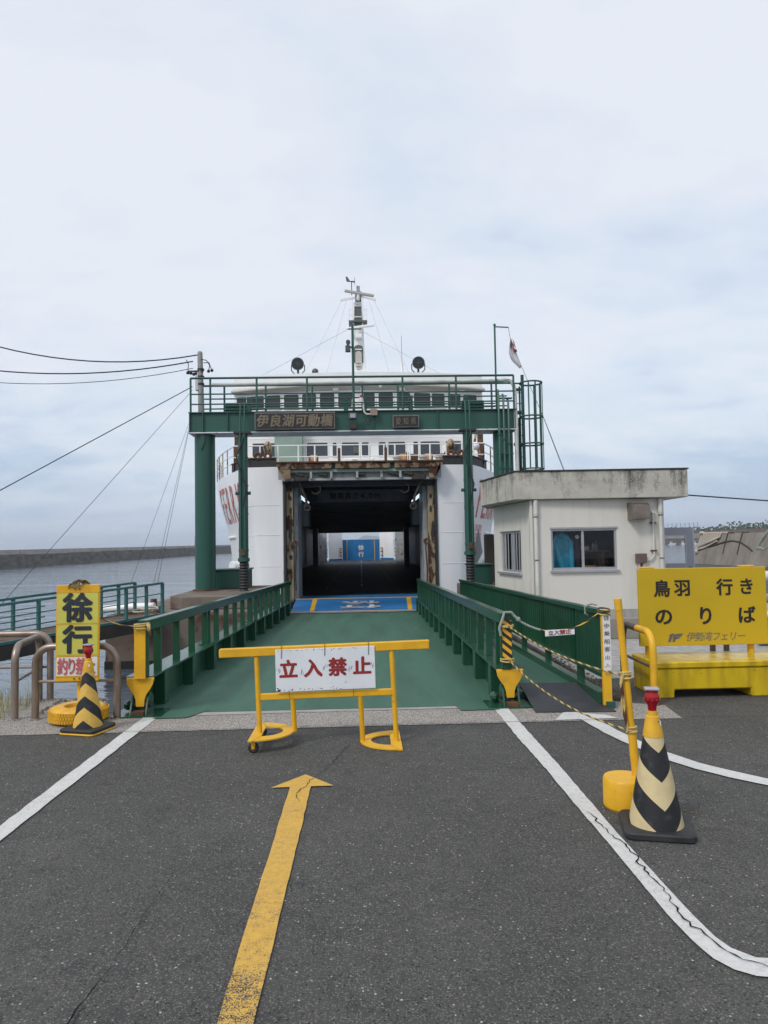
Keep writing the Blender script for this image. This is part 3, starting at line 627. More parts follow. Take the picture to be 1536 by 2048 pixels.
# ================================================================== PIERS UNDER THE GANTRY
pl = thing('concrete_pier', (-4,18,-1), 'rust stained concrete pier under the left green column', 'pier')
MB().box(-5.65,-2.45,16.2,22.5,-2.5,.18).build('lower_block', M['concrete_red'], pl, bevel=.03, smooth=0)
MB().prism([(-4.6,17.6),(-4.25,17.25),(-2.5,17.25),(-2.5,21.8),(-4.6,21.8)], (0,0,.183), (1,0,0), (0,1,0), (0,0,.31)).build('upper_block', M['concrete_red'], pl, bevel=.02, smooth=0)
ml = MB().box(-5.66,-2.44,16.19,22.51,-1.05,-.82); ml.build('waterline_growth', mat('dark_waterline_growth',(0.02,0.022,0.02),0.95,bump=0.5), pl, smooth=0)
pr = thing('concrete_pier', (3.9,19.5,-1), 'rust stained concrete pier under the right green column', 'pier')
MB().box(2.75,4.9,17.6,20.98,.005,.5).build('upper_block', M['concrete_red'], pr, bevel=.02, smooth=0)
fb = thing('fender_box', (-3.9,20.8,.5), 'dark green steel box on the left pier beside the white bow', 'box')
MB().box(-4.15,-3.2,20.2,21.4,.5,1.0).build('case', M['green_gantry'], fb, bevel=.01); MB().box(-4.19,-3.16,20.16,21.44,1.0,1.04).build('lid', M['green_gantry'], fb, bevel=.005)
fb2 = thing('fender_box', (3.5,20.6,.5), 'dark green steel box on the right pier behind the booth', 'box')
MB().box(3.02,3.62,20.0,20.9,.5,1.02).build('case', M['green_gantry'], fb2, bevel=.01); MB().box(2.98,3.66,19.96,20.94,1.02,1.06).build('lid', M['green_gantry'], fb2, bevel=.005)
fwl = thing('fender_wall', (3.9,22,0), 'dark brown timber fender wall between the bow and the booth', 'fender')
for i in range(5): MB().box(3.72+i*.3,3.99+i*.3,21.6,21.9,-2,1.9+rng.uniform(-.05,.05)).build('plank', M['dark_steel'], fwl, bevel=.01)

# ================================================================== VEHICLE RAMP
def dz(y): return -0.25*(y-7.2)/13.3
RY0, RY1 = 7.22, 20.5
def xl(y): return -2.19 + (y-7.2)*.010
def xr(y): return 1.45 + (y-7.2)*.014
ramp = thing('loading_ramp', (-.3,7.2,0), 'green steel vehicle ramp leading from the quay into the ferry', 'ramp')
d = MB(); d.add([(xl(RY0),RY0,.012),(xr(RY0),RY0,.012),(xr(RY1),RY1,dz(RY1)),(xl(RY1),RY1,dz(RY1)),(xl(RY0),RY0,-.3),(xr(RY0),RY0,-.3),(xr(RY1),RY1,dz(RY1)-.4),(xl(RY1),RY1,dz(RY1)-.4)],
      [(0,1,2,3),(7,6,5,4),(1,0,4,5),(3,2,6,7),(2,1,5,6),(0,3,7,4)])
d.build('deck', M['green_deck'], ramp, smooth=0)
MB().add([(-2.0,7.0,.0125),(-1.68,7.0,.0125),(-1.52,7.3,.016),(-1.9,7.3,.016)], [(0,1,2,3)]).build('lip_plate', M['green_deck'], ramp, smooth=0)
MB().add([(.93,7.02,.0125),(1.30,7.02,.0125),(1.38,7.3,.016),(.90,7.3,.016)], [(0,1,2,3)]).build('lip_plate', M['green_deck'], ramp, smooth=0)
def girder(xf, sgn, post0, pitch, st0, stp):
    """sgn: +1 when the roadway lies on the girder's +x side"""
    gd = MB().beam((xf(RY0),RY0,.185),(xf(RY1),RY1,dz(RY1)+.185),.03,.33).build('side_girder', M['green'], ramp, bevel=.002)
    MB().beam((xf(RY0),RY0,.358),(xf(RY1),RY1,dz(RY1)+.358),.27,.022).build('flange', M['green'], gd, bevel=.004)
    MB().beam((xf(RY0)-sgn*-.04,RY0,.862),(xf(RY1)-sgn*-.04,RY1,dz(RY1)+.862),.10,.105).build('top_rail', M['green'], gd, bevel=.006)
    pm = MB().box(-.036,.036,-.03,.03,0,.442).mesh('rail_post', M['green'], bevel=.003)
    y = post0; k = 0
    while y < RY1-.1:
        place('rail_post', pm, gd, (xf(y)+sgn*.04,y,dz(y)+.369)); k += 1
        if k % 5 == 4:
            place('rail_post', pm, gd, (xf(y)+sgn*.04,y+.17,dz(y)+.369))
            MB().cbox((xf(y)+sgn*.05,y+.085,dz(y)+.377),(.15,.32,.012)).build('foot_plate', M['green'], gd, smooth=0)
        if k % 5 == 2:
            MB().prism([(-.09,0),(.09,0),(.03,.12),(-.03,.12)], (xf(y)-sgn*.02,y+.3,dz(y)+.37), (0,1,0), (0,0,1), (.012,0,0)).build('lug', M['green'], gd, smooth=0)
        y += pitch
    sm = MB().box(-.055,.055,-.075,.075,0,.335).mesh('stiffener', M['green'], bevel=.004)
    y = st0
    while y < RY1-.1:
        place('stiffener', sm, gd, (xf(y)+sgn*.07,y,dz(y)+.012)); y += stp
    return gd
gl_ = girder(xl, 1, 7.72, .73, 7.75, 1.2)
gr_ = girder(xr, -1, 7.55, .64, 7.70, 1.15)
# end posts with yellow hinge guards
def guard(xc, name_label):
    pts = [(-.13,.0),(-.128,-.045),(-.10,-.10),(-.06,-.155),(-.045,-.20),(-.04,-.27),(.04,-.27),(.045,-.20),(.06,-.155),(.10,-.10),(.128,-.045),(.13,.0)]
    o = MB().prism(pts, (xc,7.20,.352), (1,0,0), (0,0,1), (0,-.012,0)).build('hinge_guard', M['yellow_rusty'], ramp, bevel=.003)
    MB().tube([(xc-.13,7.205,.345),(xc+.13,7.205,.345)], .018, 10).build('rolled_edge', M['yellow'], o)
    for s_ in (-1, 1):
        MB().prism([(-.2,0),(.06,0),(.06,.16),(-.04,.22),(-.12,.16)], (xc+s_*.075-.009,7.30,.0), (0,1,0), (0,0,1), (.018,0,0)).build('hinge_cheek', M['green'], ramp, bevel=.003)
    MB().cyl((xc-.10,7.22,.10),(xc+.10,7.22,.10),.03).build('hinge_pin', M['dark_steel'], ramp)
    MB().sphere((xc-.14,7.3,.08),.05,8,6,(1,1.5,1)).build('hinge_nut', M['green'], ramp)
    MB().box(xc-.24,xc+.24,7.06,7.42,.0,.018).build('hinge_plate', M['green'], ramp, smooth=0)
    MB().box(xc-.06,xc+.06,7.1,7.2,.018,.05).build('hinge_block', M['rust'], ramp, smooth=0)
guard(-2.17, ''); guard(1.45, '')
MB().box(-2.215,-2.105,7.15,7.21,.355,.885).build('end_post', M['yellow'], ramp, bevel=.004)
MB().box(-2.105,-2.085,7.16,7.215,.369,.90).build('end_post', M['green'], ramp, bevel=.003)
MB().box(1.365,1.475,7.17,7.23,.369,.915).build('end_post', M['green'], ramp, bevel=.004)
MB().box(1.378,1.468,7.160,7.168,.44,.845).build('hazard_strip', M['hazard'], ramp, smooth=0)

# ================================================================== FOOT PASSENGER WALKWAY
wk = thing('passenger_walkway', (2,7,0), 'narrow green foot walkway beside the vehicle ramp with a baluster fence', 'walkway')
WY0, WY1 = 7.0, 18.2
MB().add([(1.60,WY0+.55,.07),(2.36,WY0+.55,.07),(2.42,WY1,dz(WY1)+.02),(1.72,WY1,dz(WY1)+.02),(1.60,WY0+.55,-.1),(2.36,WY0+.55,-.1),(2.42,WY1,dz(WY1)-.2),(1.72,WY1,dz(WY1)-.2)],
         [(0,1,2,3),(7,6,5,4),(1,0,4,5),(3,2,6,7),(2,1,5,6),(0,3,7,4)]).build('deck', M['green_deck'], wk, smooth=0)
MB().beam((2.33,7.05,.09),(2.37,WY1,dz(WY1)+.09),.10,.12).build('kerb', M['green'], wk, bevel=.005)
def fx(y): return 2.36 + (y-7)*.010
MB().beam((fx(7.05),7.05,.915),(fx(WY1),WY1,dz(WY1)+.915),.075,.055).build('top_rail', M['green'], wk, bevel=.006)
MB().beam((fx(7.05),7.05,.30),(fx(WY1),WY1,dz(WY1)+.30),.06,.045).build('bottom_rail', M['green'], wk, bevel=.004)
bm_ = MB().box(-.016,.016,-.011,.011,0,.565).mesh('baluster', M['green'])
y = 7.15
while y < WY1: place('baluster', bm_, wk, (fx(y),y,dz(y)+.322)); y += .118
pm = MB().box(-.035,.035,-.035,.035,0,.80).mesh('fence_post', M['green'], bevel=.003)
y = 8.0
while y < WY1+.1: place('fence_post', pm, wk, (fx(y)+.03,y,dz(y)+.09)); y += 1.45
# lettered end post
MB().box(2.315,2.395,6.985,7.035,.03,.93).build('end_post', M['yellow'], wk, bevel=.003)
MB().box(2.33,2.42,6.97,7.06,.0,.07).build('post_foot', M['green_gantry'], wk, bevel=.004)
p_ = MB().box(2.320,2.392,6.975,6.983,.365,.905).build('notice_plate', M['white_film'], wk, smooth=0)
q = MB()
for i, ch in enumerate('徒歩乗船客'): q.glyph(ch, (2.356,6.9725,.868-i*.075), (1,0,0), (0,0,1), .052, .042, 0)
q.build('lettering', M['navy_letter'], p_, smooth=0)
q = MB()
for i, ch in enumerate('出入口'): q.glyph(ch, (2.356,6.9725,.868-(5.05+i)*.075), (1,0,0), (0,0,1), .046, .04, 0)
q.build('faded_lettering', M['grey_letter'], p_, smooth=0)
def rubber_mat(pts, label):
    o = MB().prism(pts[:4], (0,0,0), (1,0,0), (0,1,0), (0,0,.01))
    return o
mt = MB(); mt.add([(1.62,6.87,.014),(2.37,6.82,.014),(2.43,7.80,.098),(1.68,7.86,.098),(1.62,6.87,.004),(2.37,6.82,.004),(2.43,7.80,.086),(1.68,7.86,.086)], [(0,1,2,3),(7,6,5,4),(1,0,4,5),(2,1,5,6),(3,2,6,7),(0,3,7,4)])
tag(mt.build('rubber_mat', M['mat_rubber'], smooth=0, origin=(2,7.2,0)), 'large black rubber mat at the foot of the walkway', 'mat')
o_ = MB().add([(1.68,6.90,.0172),(1.72,6.90,.0172),(1.73,7.5,.0695),(1.70,7.5,.0695)],[(0,1,2,3)])
mt = MB(); mt.add([(1.66,10.6,.045),(2.16,10.5,.045),(2.18,12.1,.02),(1.72,12.2,.02),(1.66,10.6,.03),(2.16,10.5,.03),(2.18,12.1,.005),(1.72,12.2,.005)], [(0,1,2,3),(7,6,5,4),(1,0,4,5),(2,1,5,6),(3,2,6,7),(0,3,7,4)])
tag(mt.build('rubber_mat', M['mat_rubber'], smooth=0, origin=(1.9,11.2,0)), 'smaller black rubber mat halfway along the walkway', 'mat')

# ================================================================== GANTRY
gan = thing('portal_gantry', (0,19.5,0), 'dark green steel gantry spanning the ramp with a railed catwalk', 'gantry')
GM = M['green_gantry']
bmn = MB().box(-4.5,4.22,19.3,19.32,4.70,5.21).build('beam', GM, gan, bevel=.003)
MB().box(-4.5,4.22,19.92,19.94,4.70,5.21).build('web_plate', GM, bmn, smooth=0)
MB().box(-4.53,4.25,19.24,20.0,5.212,5.24).build('top_flange', GM, bmn, bevel=.003)
MB().box(-4.53,4.25,19.24,20.0,4.67,4.698).build('bottom_flange', mat('gantry_underside_bounce_light',(0.74,0.75,0.78),0.6,c2=(0.62,0.60,0.62),rust=0.66), bmn, bevel=.003)  # pale colour stands in for light bounced up from the concrete
for x in (-4.5,-4.15,-3.5,.38,2.1,4.2): MB().box(x-.012,x+.012,19.245,19.299,4.70,5.21).build('web_stiffener', GM, bmn, smooth=0)
MB().box(-4.52,-4.50,19.3,19.94,4.70,5.21).build('end_plate', GM, bmn, smooth=0)
MB().box(4.22,4.24,19.3,19.94,4.70,5.21).build('end_plate', GM, bmn, smooth=0)
cl_ = MB().cyl((-4.17,19.6,.49),(-4.17,19.6,4.66),.27,n=32).build('column', GM, gan)
MB().cyl((-4.17,19.6,.49),(-4.17,19.6,.53),.34,n=32).build('base_plate', M['rust'], cl_)
MB().prism([(-.06,0),(.06,0),(.05,-.22),(-.03,-.42)], (-4.17,19.30,4.66), (1,0,0), (0,0,1), (0,.05,0)).build('bracket', GM, cl_, smooth=0)
cr_ = MB().cyl((3.92,19.6,.5),(3.92,19.6,4.66),.27,n=32).build('column', GM, gan)
MB().cyl((3.92,19.6,.5),(3.92,19.6,.54),.34,n=32).build('base_plate', M['rust'], cr_)
for i, x in enumerate((3.74,3.87,4.0)):
    MB().tube([(x,19.26,5.75-.12*i),(x,19.16,5.6-.12*i),(x,19.16,2.2)], .03, 8).build('conduit', GM, cr_)
    for z in (4.5-.12*i, 3.6): MB().cyl((x,19.16,z),(x,19.16,z+.07),.05).build('coupling', GM, cr_)
for z in (5.5,4.0,3.0): MB().box(3.7,4.12,19.18,19.3,z,z+.03).build('pipe_clip', GM, cr_, smooth=0)
# catwalk railings
def railing(y, mids, posts, x0, x1, ztop=6.15):
    rl = MB().tube([(x0,y,ztop),(x1,y,ztop)], .03, 8).build('railing', GM, gan)
    for z in mids: MB().tube([(x0,y,z),(x1,y,z)], .02, 8).build('middle_rail', GM, rl)
    pm_ = MB().cyl((0,0,0),(0,0,ztop-5.24),.028,n=8).mesh('rail_post', GM)
    for x in posts: place('rail_post', pm_, rl, (x,y,5.24))
railing(19.27, (5.72,5.45), (-4.47,-3.95,-2.72,-1.38,1.18,2.62,4.18), -4.47, 4.18)
railing(20.2, (5.78,5.5), (-4.4,-3.75,-2.6,-1.3,0.1,1.1,2.55,3.75), -4.47, 4.18)
MB().box(-4.5,4.2,20.0,20.3,5.215,5.238).build('catwalk_plate', GM, gan, smooth=0)
wp = MB().tube([(-3.95,19.5,6.02),(3.8,19.5,6.06),(4.0,19.42,6.06),(4.14,19.36,6.0),(4.2,19.32,5.86),(4.22,19.3,5.6),(4.24,19.28,2.4)], .05, 10).build('white_pipe', mat('white_pipe_paint',(0.55,0.58,0.55),0.5,rust=0.64,rustc=(0.05,0.13,0.09)), gan)
for z in (5.42,5.33): MB().tube([(-3.6,19.42,z),(3.7,19.42,z)], .018, 8).build('hydraulic_pipe', GM, gan)
for x in (-2.95,-.35,.15,1.4,2.9): MB().box(x-.06,x+.06,19.4,19.52,5.24,5.66).build('valve_box', GM, gan, bevel=.008)
for x in (-3.3,3.1): MB().box(x-.3,x+.3,19.45,19.8,5.24,5.52).build('pump_unit', GM, gan, bevel=.02)
# hydraulic lifting cylinders
def hyd(x, zb, lab):
    h_ = MB().cyl((x,19.15,zb),(x,19.15,4.66),.125,n=24).build('lift_cylinder', GM, gan)
    be = MB().lathe([(.10 + (.025 if i % 2 else 0), zb - 1.65*i/44) for i in range(45)], (x,19.15,0), 20).build('bellows', M['black_rubber'], h_, smooth=20)
    MB().cyl((x,19.15,zb-.03),(x,19.15,zb+.06),.155,n=24).build('collar', GM, h_)
    for z in (zb+.25,zb+1.2,zb+1.95,zb+2.7): MB().cyl((x,19.15,z),(x,19.15,z+.03),.137,n=24).build('band', GM, h_)
    for sx in (-.05,.06): MB().tube([(x+sx,19.0,zb+.15),(x+sx,19.0,4.7),(x+sx,19.12,5.45)], .022, 8).build('oil_pipe', GM, h_)
    MB().tube([(x+.05,18.98,4.5),(x-.14,18.93,4.0),(x+.0,18.9,3.5),(x+.12,18.97,3.2),(x+.02,18.99,2.7)], .02, 8).build('oil_hose', M['cable'], h_)
    for s_ in (-1,1):
        MB().cyl((x+s_*.12,19.12,3.05),(x+s_*.2,19.12,3.05),.045,n=10).build('lug', GM, h_)
    MB().box(x-.05,x+.05,18.97,19.04,zb+.12,zb+.30).build('valve', M['rust'], h_, bevel=.008)
    MB().box(x-.22,x+.22,18.98,19.3,4.62,4.668).build('head_plate', M['dark_steel'], h_, smooth=0)
hyd(-3.08, 1.29, ''); hyd(2.88, 1.36, '')
# name plates
def plate(x0,x1,z0,z1,text,cells,label):
    p = MB().box(x0,x1,19.16,19.235,z0,z1).build('name_plate', M['plate_rim'], gan, bevel=.006); p['label'] = label
    MB().box(x0+.03,x1-.03,19.150,19.1585,z0+.03,z1-.03).build('plate_face', M['plate_dark'], p, smooth=0)
    q = MB(); n = len(text); w_ = (x1-x0-.10)/n
    for i, ch in enumerate(text): q.glyph(ch, (x0+.05+w_*(i+.5),19.1475,(z0+z1)/2), (1,0,.0), (.12 if cells else 0,0,1), w_*.80*cells if cells else w_*.62, (z1-z0)*.66 if cells else (z1-z0)*.55, 1 if cells else 0)
    q.build('lettering', M['plate_gold'], p, smooth=0)
plate(-2.77,-.64,4.73,5.19,'伊良湖可動橋',1.0,'wide dark name plate with six gold characters')
plate(.89,1.60,4.75,5.08,'愛知県',0,'small dark plate with three thin characters')
# floodlight, junction box, bell lamp, centre mast
fl = MB().box(-.27,-.06,19.0,19.14,4.97,5.13).build('floodlight', M['lamp_metal'], gan, bevel=.01)
MB().box(-.235,-.095,18.985,18.999,4.995,5.105).build('lens', M['lens_cap'], fl, smooth=0); MB().box(-.25,-.08,19.05,19.24,4.72,4.9).build('bracket', M['dark_steel'], fl, smooth=0)
jb = MB().box(.30,.49,19.14,19.235,5.08,5.25).build('junction_box', M['beige_box'], gan, bevel=.006)
MB().tube([(.30,19.19,5.12),(.2,19.19,5.12),(.14,19.19,5.18),(.12,19.19,5.3),(.12,19.19,5.42)], .025, 8).build('conduit', M['pvc'], jb)
MB().tube([(.12,19.2,5.08),(.2,19.18,4.95),(.1,19.18,4.88),(.24,19.18,4.84),(.3,19.18,5.0)], .012, 6).build('loose_cable', M['cable'], jb)
wl = MB().cyl((.06,19.2,5.44),(.06,19.2,5.56),.075,.06,n=14).build('warning_bell', M['pvc'], gan); MB().cyl((.06,19.2,5.562),(.06,19.2,5.64),.045,.03,n=12).build('red_lamp', M['red_lens'], wl)
cm = MB().cyl((-.14,19.24,5.24),(-.14,19.24,7.56),.035,n=12).build('signal_mast', GM, gan)
MB().tube([(-.3,19.24,7.0),(-.14,19.24,6.92)], .02, 8).build('bracket', GM, cm); MB().cyl((-.26,19.3,7.08),(-.26,19.1,7.05),.06,n=14).build('horn', M['lamp_metal'], cm); MB().box(-.34,-.2,19.17,19.31,6.82,6.98).build('camera_box', M['lamp_metal'], cm, bevel=.01)
MB().tube([(-.26,19.24,7.44),(.1,19.24,7.44)], .018, 8).build('cross_arm', GM, cm)
# ladder with safety cage
ld = MB().tube([(4.40,19.55,2.0),(4.40,19.55,5.9)], .025, 8).build('ladder', GM, gan)
MB().box(4.52,4.60,19.86,19.92,3.3,6.3).build('stile', GM, ld, smooth=0); MB().box(4.42,4.47,19.86,19.92,2.0,5.1).build('stile', M['dark_steel'], ld, smooth=0)
rm = MB().tube([(-.09,0,0),(.09,0,0)], .012, 6).mesh('rung', GM)
for i in range(13): place('rung', rm, ld, (4.5,19.9,2.2+.3*i))
cg = MB().torus((4.70,19.5,3.62), .30, .022, n=28, m=6).build('safety_cage', GM, gan)
hm = MB().torus((0,0,0), .30, .024, n=28, m=6).mesh('hoop', GM)
for z in (4.30,5.05,5.98): place('hoop', hm, cg, (4.70,19.5,z))
bmh = MB().box(-.018,.018,-.01,.01,0,2.38).mesh('cage_bar', GM)
for a in (-150,-115,-80,-45,-10,25,60): place('cage_bar', bmh, cg, (4.70+.30*math.cos(rad(a)),19.5+.30*math.sin(rad(a)),3.61), (0,0,rad(a+90)))
for z in (4.3,5.18,5.8): MB().beam((4.2,19.5,z),(4.42,19.5,z),.05,.08).build('stay', GM, cg, smooth=0)
MB().tube([(3.7,19.3,5.95),(4.45,19.4,5.95)], .022, 8).build('stay', GM, cg)
fp = MB().cyl((3.73,19.4,5.24),(3.73,19.4,7.56),.026,n=10).build('flag_pole', GM, gan); MB().tube([(3.73,19.4,7.52),(4.11,19.4,7.50)], .018, 8).build('pole_arm', GM, fp); MB().sphere((3.73,19.4,7.57),.04,8,6).build('pole_cap', GM, fp)
# flag on its halyard
fg = thing('flag', (4.13,19.4,7.4), 'limp white flag with a dark red emblem on the gantry pole', 'flag')
FA, FB = Vector((4.135,19.4,7.27)), Vector((4.44,19.4,6.42))
edge_free = [(4.16,7.2),(4.12,7.0),(4.11,6.82),(4.15,6.68),(4.22,6.55),(4.33,6.42),(4.40,6.36)]
fq = MB(); rows = []
for i in range(15):
    t = i/14; a = FA.lerp(FB, t); k = t*(len(edge_free)-1); j = min(int(k), len(edge_free)-2); f = k-j
    bx = edge_free[j][0]*(1-f)+edge_free[j+1][0]*f; bz = edge_free[j][1]*(1-f)+edge_free[j+1][1]*f
    rows.append([(a.x+(bx-a.x)*s_/8, 19.4+.05*math.sin(s_*1.5+t*4)*(s_/8), a.z+(bz-a.z)*s_/8) for s_ in range(9)])
fq.add([p for r in rows for p in r], [(i*9+j, i*9+j+1, (i+1)*9+j+1, (i+1)*9+j) for i in range(14) for j in range(8)])
fo = fq.build('cloth', M['flag'], fg, smooth=60)
so = fo.modifiers.new('thickness', 'SOLIDIFY'); so.thickness = .004
em = MB()
em.prism([(.05*math.cos(i*PI/8),.05*math.sin(i*PI/8)) for i in range(16)], (4.265,19.335,6.83), (1,0,0), (0,0,1), (0,-.004,0))
em.prism([(-.035,.32),(.03,.10),(.075,-.01),(.02,.21)], (4.225,19.335,6.86), (1,0,0), (0,0,1), (0,-.004,0))
em.prism([(-.06,.30),(-.02,.17),(-.05,.0),(-.075,.12)], (4.225,19.335,6.86), (1,0,0), (0,0,1), (0,-.004,0))
em.prism([(-.03,.26),(.01,.13),(-.02,.02),(-.06,.0),(-.01,.1)], (4.235,19.335,6.84), (1,0,0), (0,0,1), (0,-.004,0)); em.build('emblem', M['flag_red'], fg, smooth=0)
MB().tube([(4.11,19.4,7.5),(4.135,19.4,7.27),(4.44,19.4,6.42),(4.98,19.4,5.08),(5.5,19.4,3.6),(5.75,19.4,3.0)], .006, 6).build('halyard', M['cable'], fg)
MB().tube([(5.0,19.38,5.02),(5.55,19.38,3.5),(5.74,19.38,3.0)], .006, 6).build('halyard', M['cable'], fg)

# utility pole standing on the gantry end, with cables
up = thing('utility_pole', (-4.27,19.65,5.24), 'short grey concrete pole with insulators at the left end of the gantry', 'pole')
MB().cyl((-4.27,19.65,5.24),(-4.30,19.65,6.92),.085,.07,n=16).build('shaft', M['pole_concrete'], up); MB().sphere((-4.30,19.65,6.92),.072,12,7).build('cap', M['pole_concrete'], up)
MB().box(-4.42,-4.33,19.58,19.72,5.9,6.45).build('cable_box', M['pvc'], up, bevel=.01)
for z in (6.45,6.25,6.05): MB().cyl((-4.28,19.65,z),(-4.28,19.65,z+.05),.095,n=16).build('band', M['dark_steel'], up)
im = MB().sphere((0,0,0),.045,10,7).mesh('insulator', M['cable'])
for x, z in ((-4.62,6.38),(-4.54,6.37),(-4.46,6.34),(-4.06,6.42),(-3.97,6.44),(-4.4,6.36)): place('insulator', im, up, (x,19.6,z))
MB().tube([(-4.62,19.6,6.38),(-4.6,19.6,6.62),(-4.66,19.6,6.74)], .012, 6).build('jumper_wire', M['cable'], up)
MB().tube([(-4.28,19.6,6.75),(-4.12,19.6,6.72),(-4.03,19.6,6.58),(-4.06,19.6,6.42)], .012, 6).build('jumper_wire', M['cable'], up); MB().tube([(-4.2,19.6,6.65),(-4.05,19.6,6.66),(-3.97,19.6,6.44)], .012, 6).build('jumper_wire', M['cable'], up)
MB().beam((-4.62,19.6,6.42),(-4.2,19.6,6.42),.04,.04).build('cross_arm', M['dark_steel'], up, smooth=0)
def cable(p0, p1, sag, r, label, n=22):
    p0, p1 = Vector(p0), Vector(p1)
    pts = [p0.lerp(p1, i/n) - Vector((0,0,sag*4*(i/n)*(1-i/n))) for i in range(n+1)]
    tag(MB().tube(pts, r, 6).build('overhead_cable', M['cable'], origin=p0), label, 'cable', 'cables leaving the pole to the left')
cable((-4.34,19.7,6.90),(-15.4,20.1,10.02),1.22,.017,'thick dark overhead cable, topmost of the three at the pole')
cable((-4.5,19.7,6.72),(-15.5,20.1,8.05),.805,.017,'thick dark overhead cable, middle one of the three at the pole')
cable((-4.5,19.7,6.53),(-15.5,20.1,7.48),.757,.009,'thin dark overhead cable, lowest of the three at the pole')
def guy(p0, p1, r, label): tag(MB().tube([p0,p1], r, 6).build('guy_wire', M['cable'], origin=p0), label, 'wire', 'guy wires slanting from the gantry')
guy((-4.5,19.6,6.0),(-9.9,11.4,.25),.011,'thick slanting guy wire from the gantry rail to the left edge')
guy((-4.5,19.6,5.9),(-6.45,13.2,.66),.0055,'thin slanting guy wire crossing the breakwater left of the sign')
guy((-4.53,19.5,5.1),(-5.0,15.8,.78),.0045,'thin guy wire to the far left railing of the gangway')
guy((-4.53,19.4,4.95),(-4.36,15.4,.9),.0045,'thin guy wire, left of the pair at the near gangway rail end')
guy((-4.53,19.3,4.75),(-4.28,15.4,.9),.0045,'thin guy wire, right of the pair at the near gangway rail end')

# ================================================================== FERRY
fy = thing('ferry', (0,26,-1), 'large white car ferry with its bow door open onto the ramp', 'ferry')
DECK = [(25.5,2.72),(25.62,3.9),(25.75,4.06),(26.5,4.45),(28,5.1),(29.5,5.65),(31,6.08),(33,6.3),(36,6.4),(60,6.4),(96,6.4),(101,6.0)]
WATER = [(25.5,2.66),(25.62,3.45),(25.75,3.62),(26.5,3.98),(28,4.55),(29.5,5.0),(31,5.34),(33,5.65),(36,5.95),(60,6.2),(96,6.2),(101,6.0)]
def interp(tb, y):
    for (a, b), (c, d) in zip(tb, tb[1:]):
        if y <= c: return b + (d-b)*max(0, (y-a)/(c-a))
    return tb[-1][1]
SEC = [(-2.2,-.12),(-1,0),(.7,.13),(1.6,.23),(2.4,.38),(3.1,.68),(3.7,.92),(4.4,1.0),(9,1.0)]
def hx(y, z):
    s_ = interp(SEC, z)
    return interp(WATER, y)*(1-s_) + interp(DECK, y)*s_
ZL = [-2.2,-1,-.4,.2,.8,1.4,2.0,2.3,2.6,2.9,3.2,3.5,4.0,4.45]
YL = [25.5,25.52,25.56,25.62,25.66,25.70,25.75,26.0,26.5,27,27.5,28,28.5,29,29.5,30.2,31,32,33,36,45,60,80,96,101]
def sheer(y): return 0 if y < 26.2 else -.05*min(1,(y-26.2)/1.0)
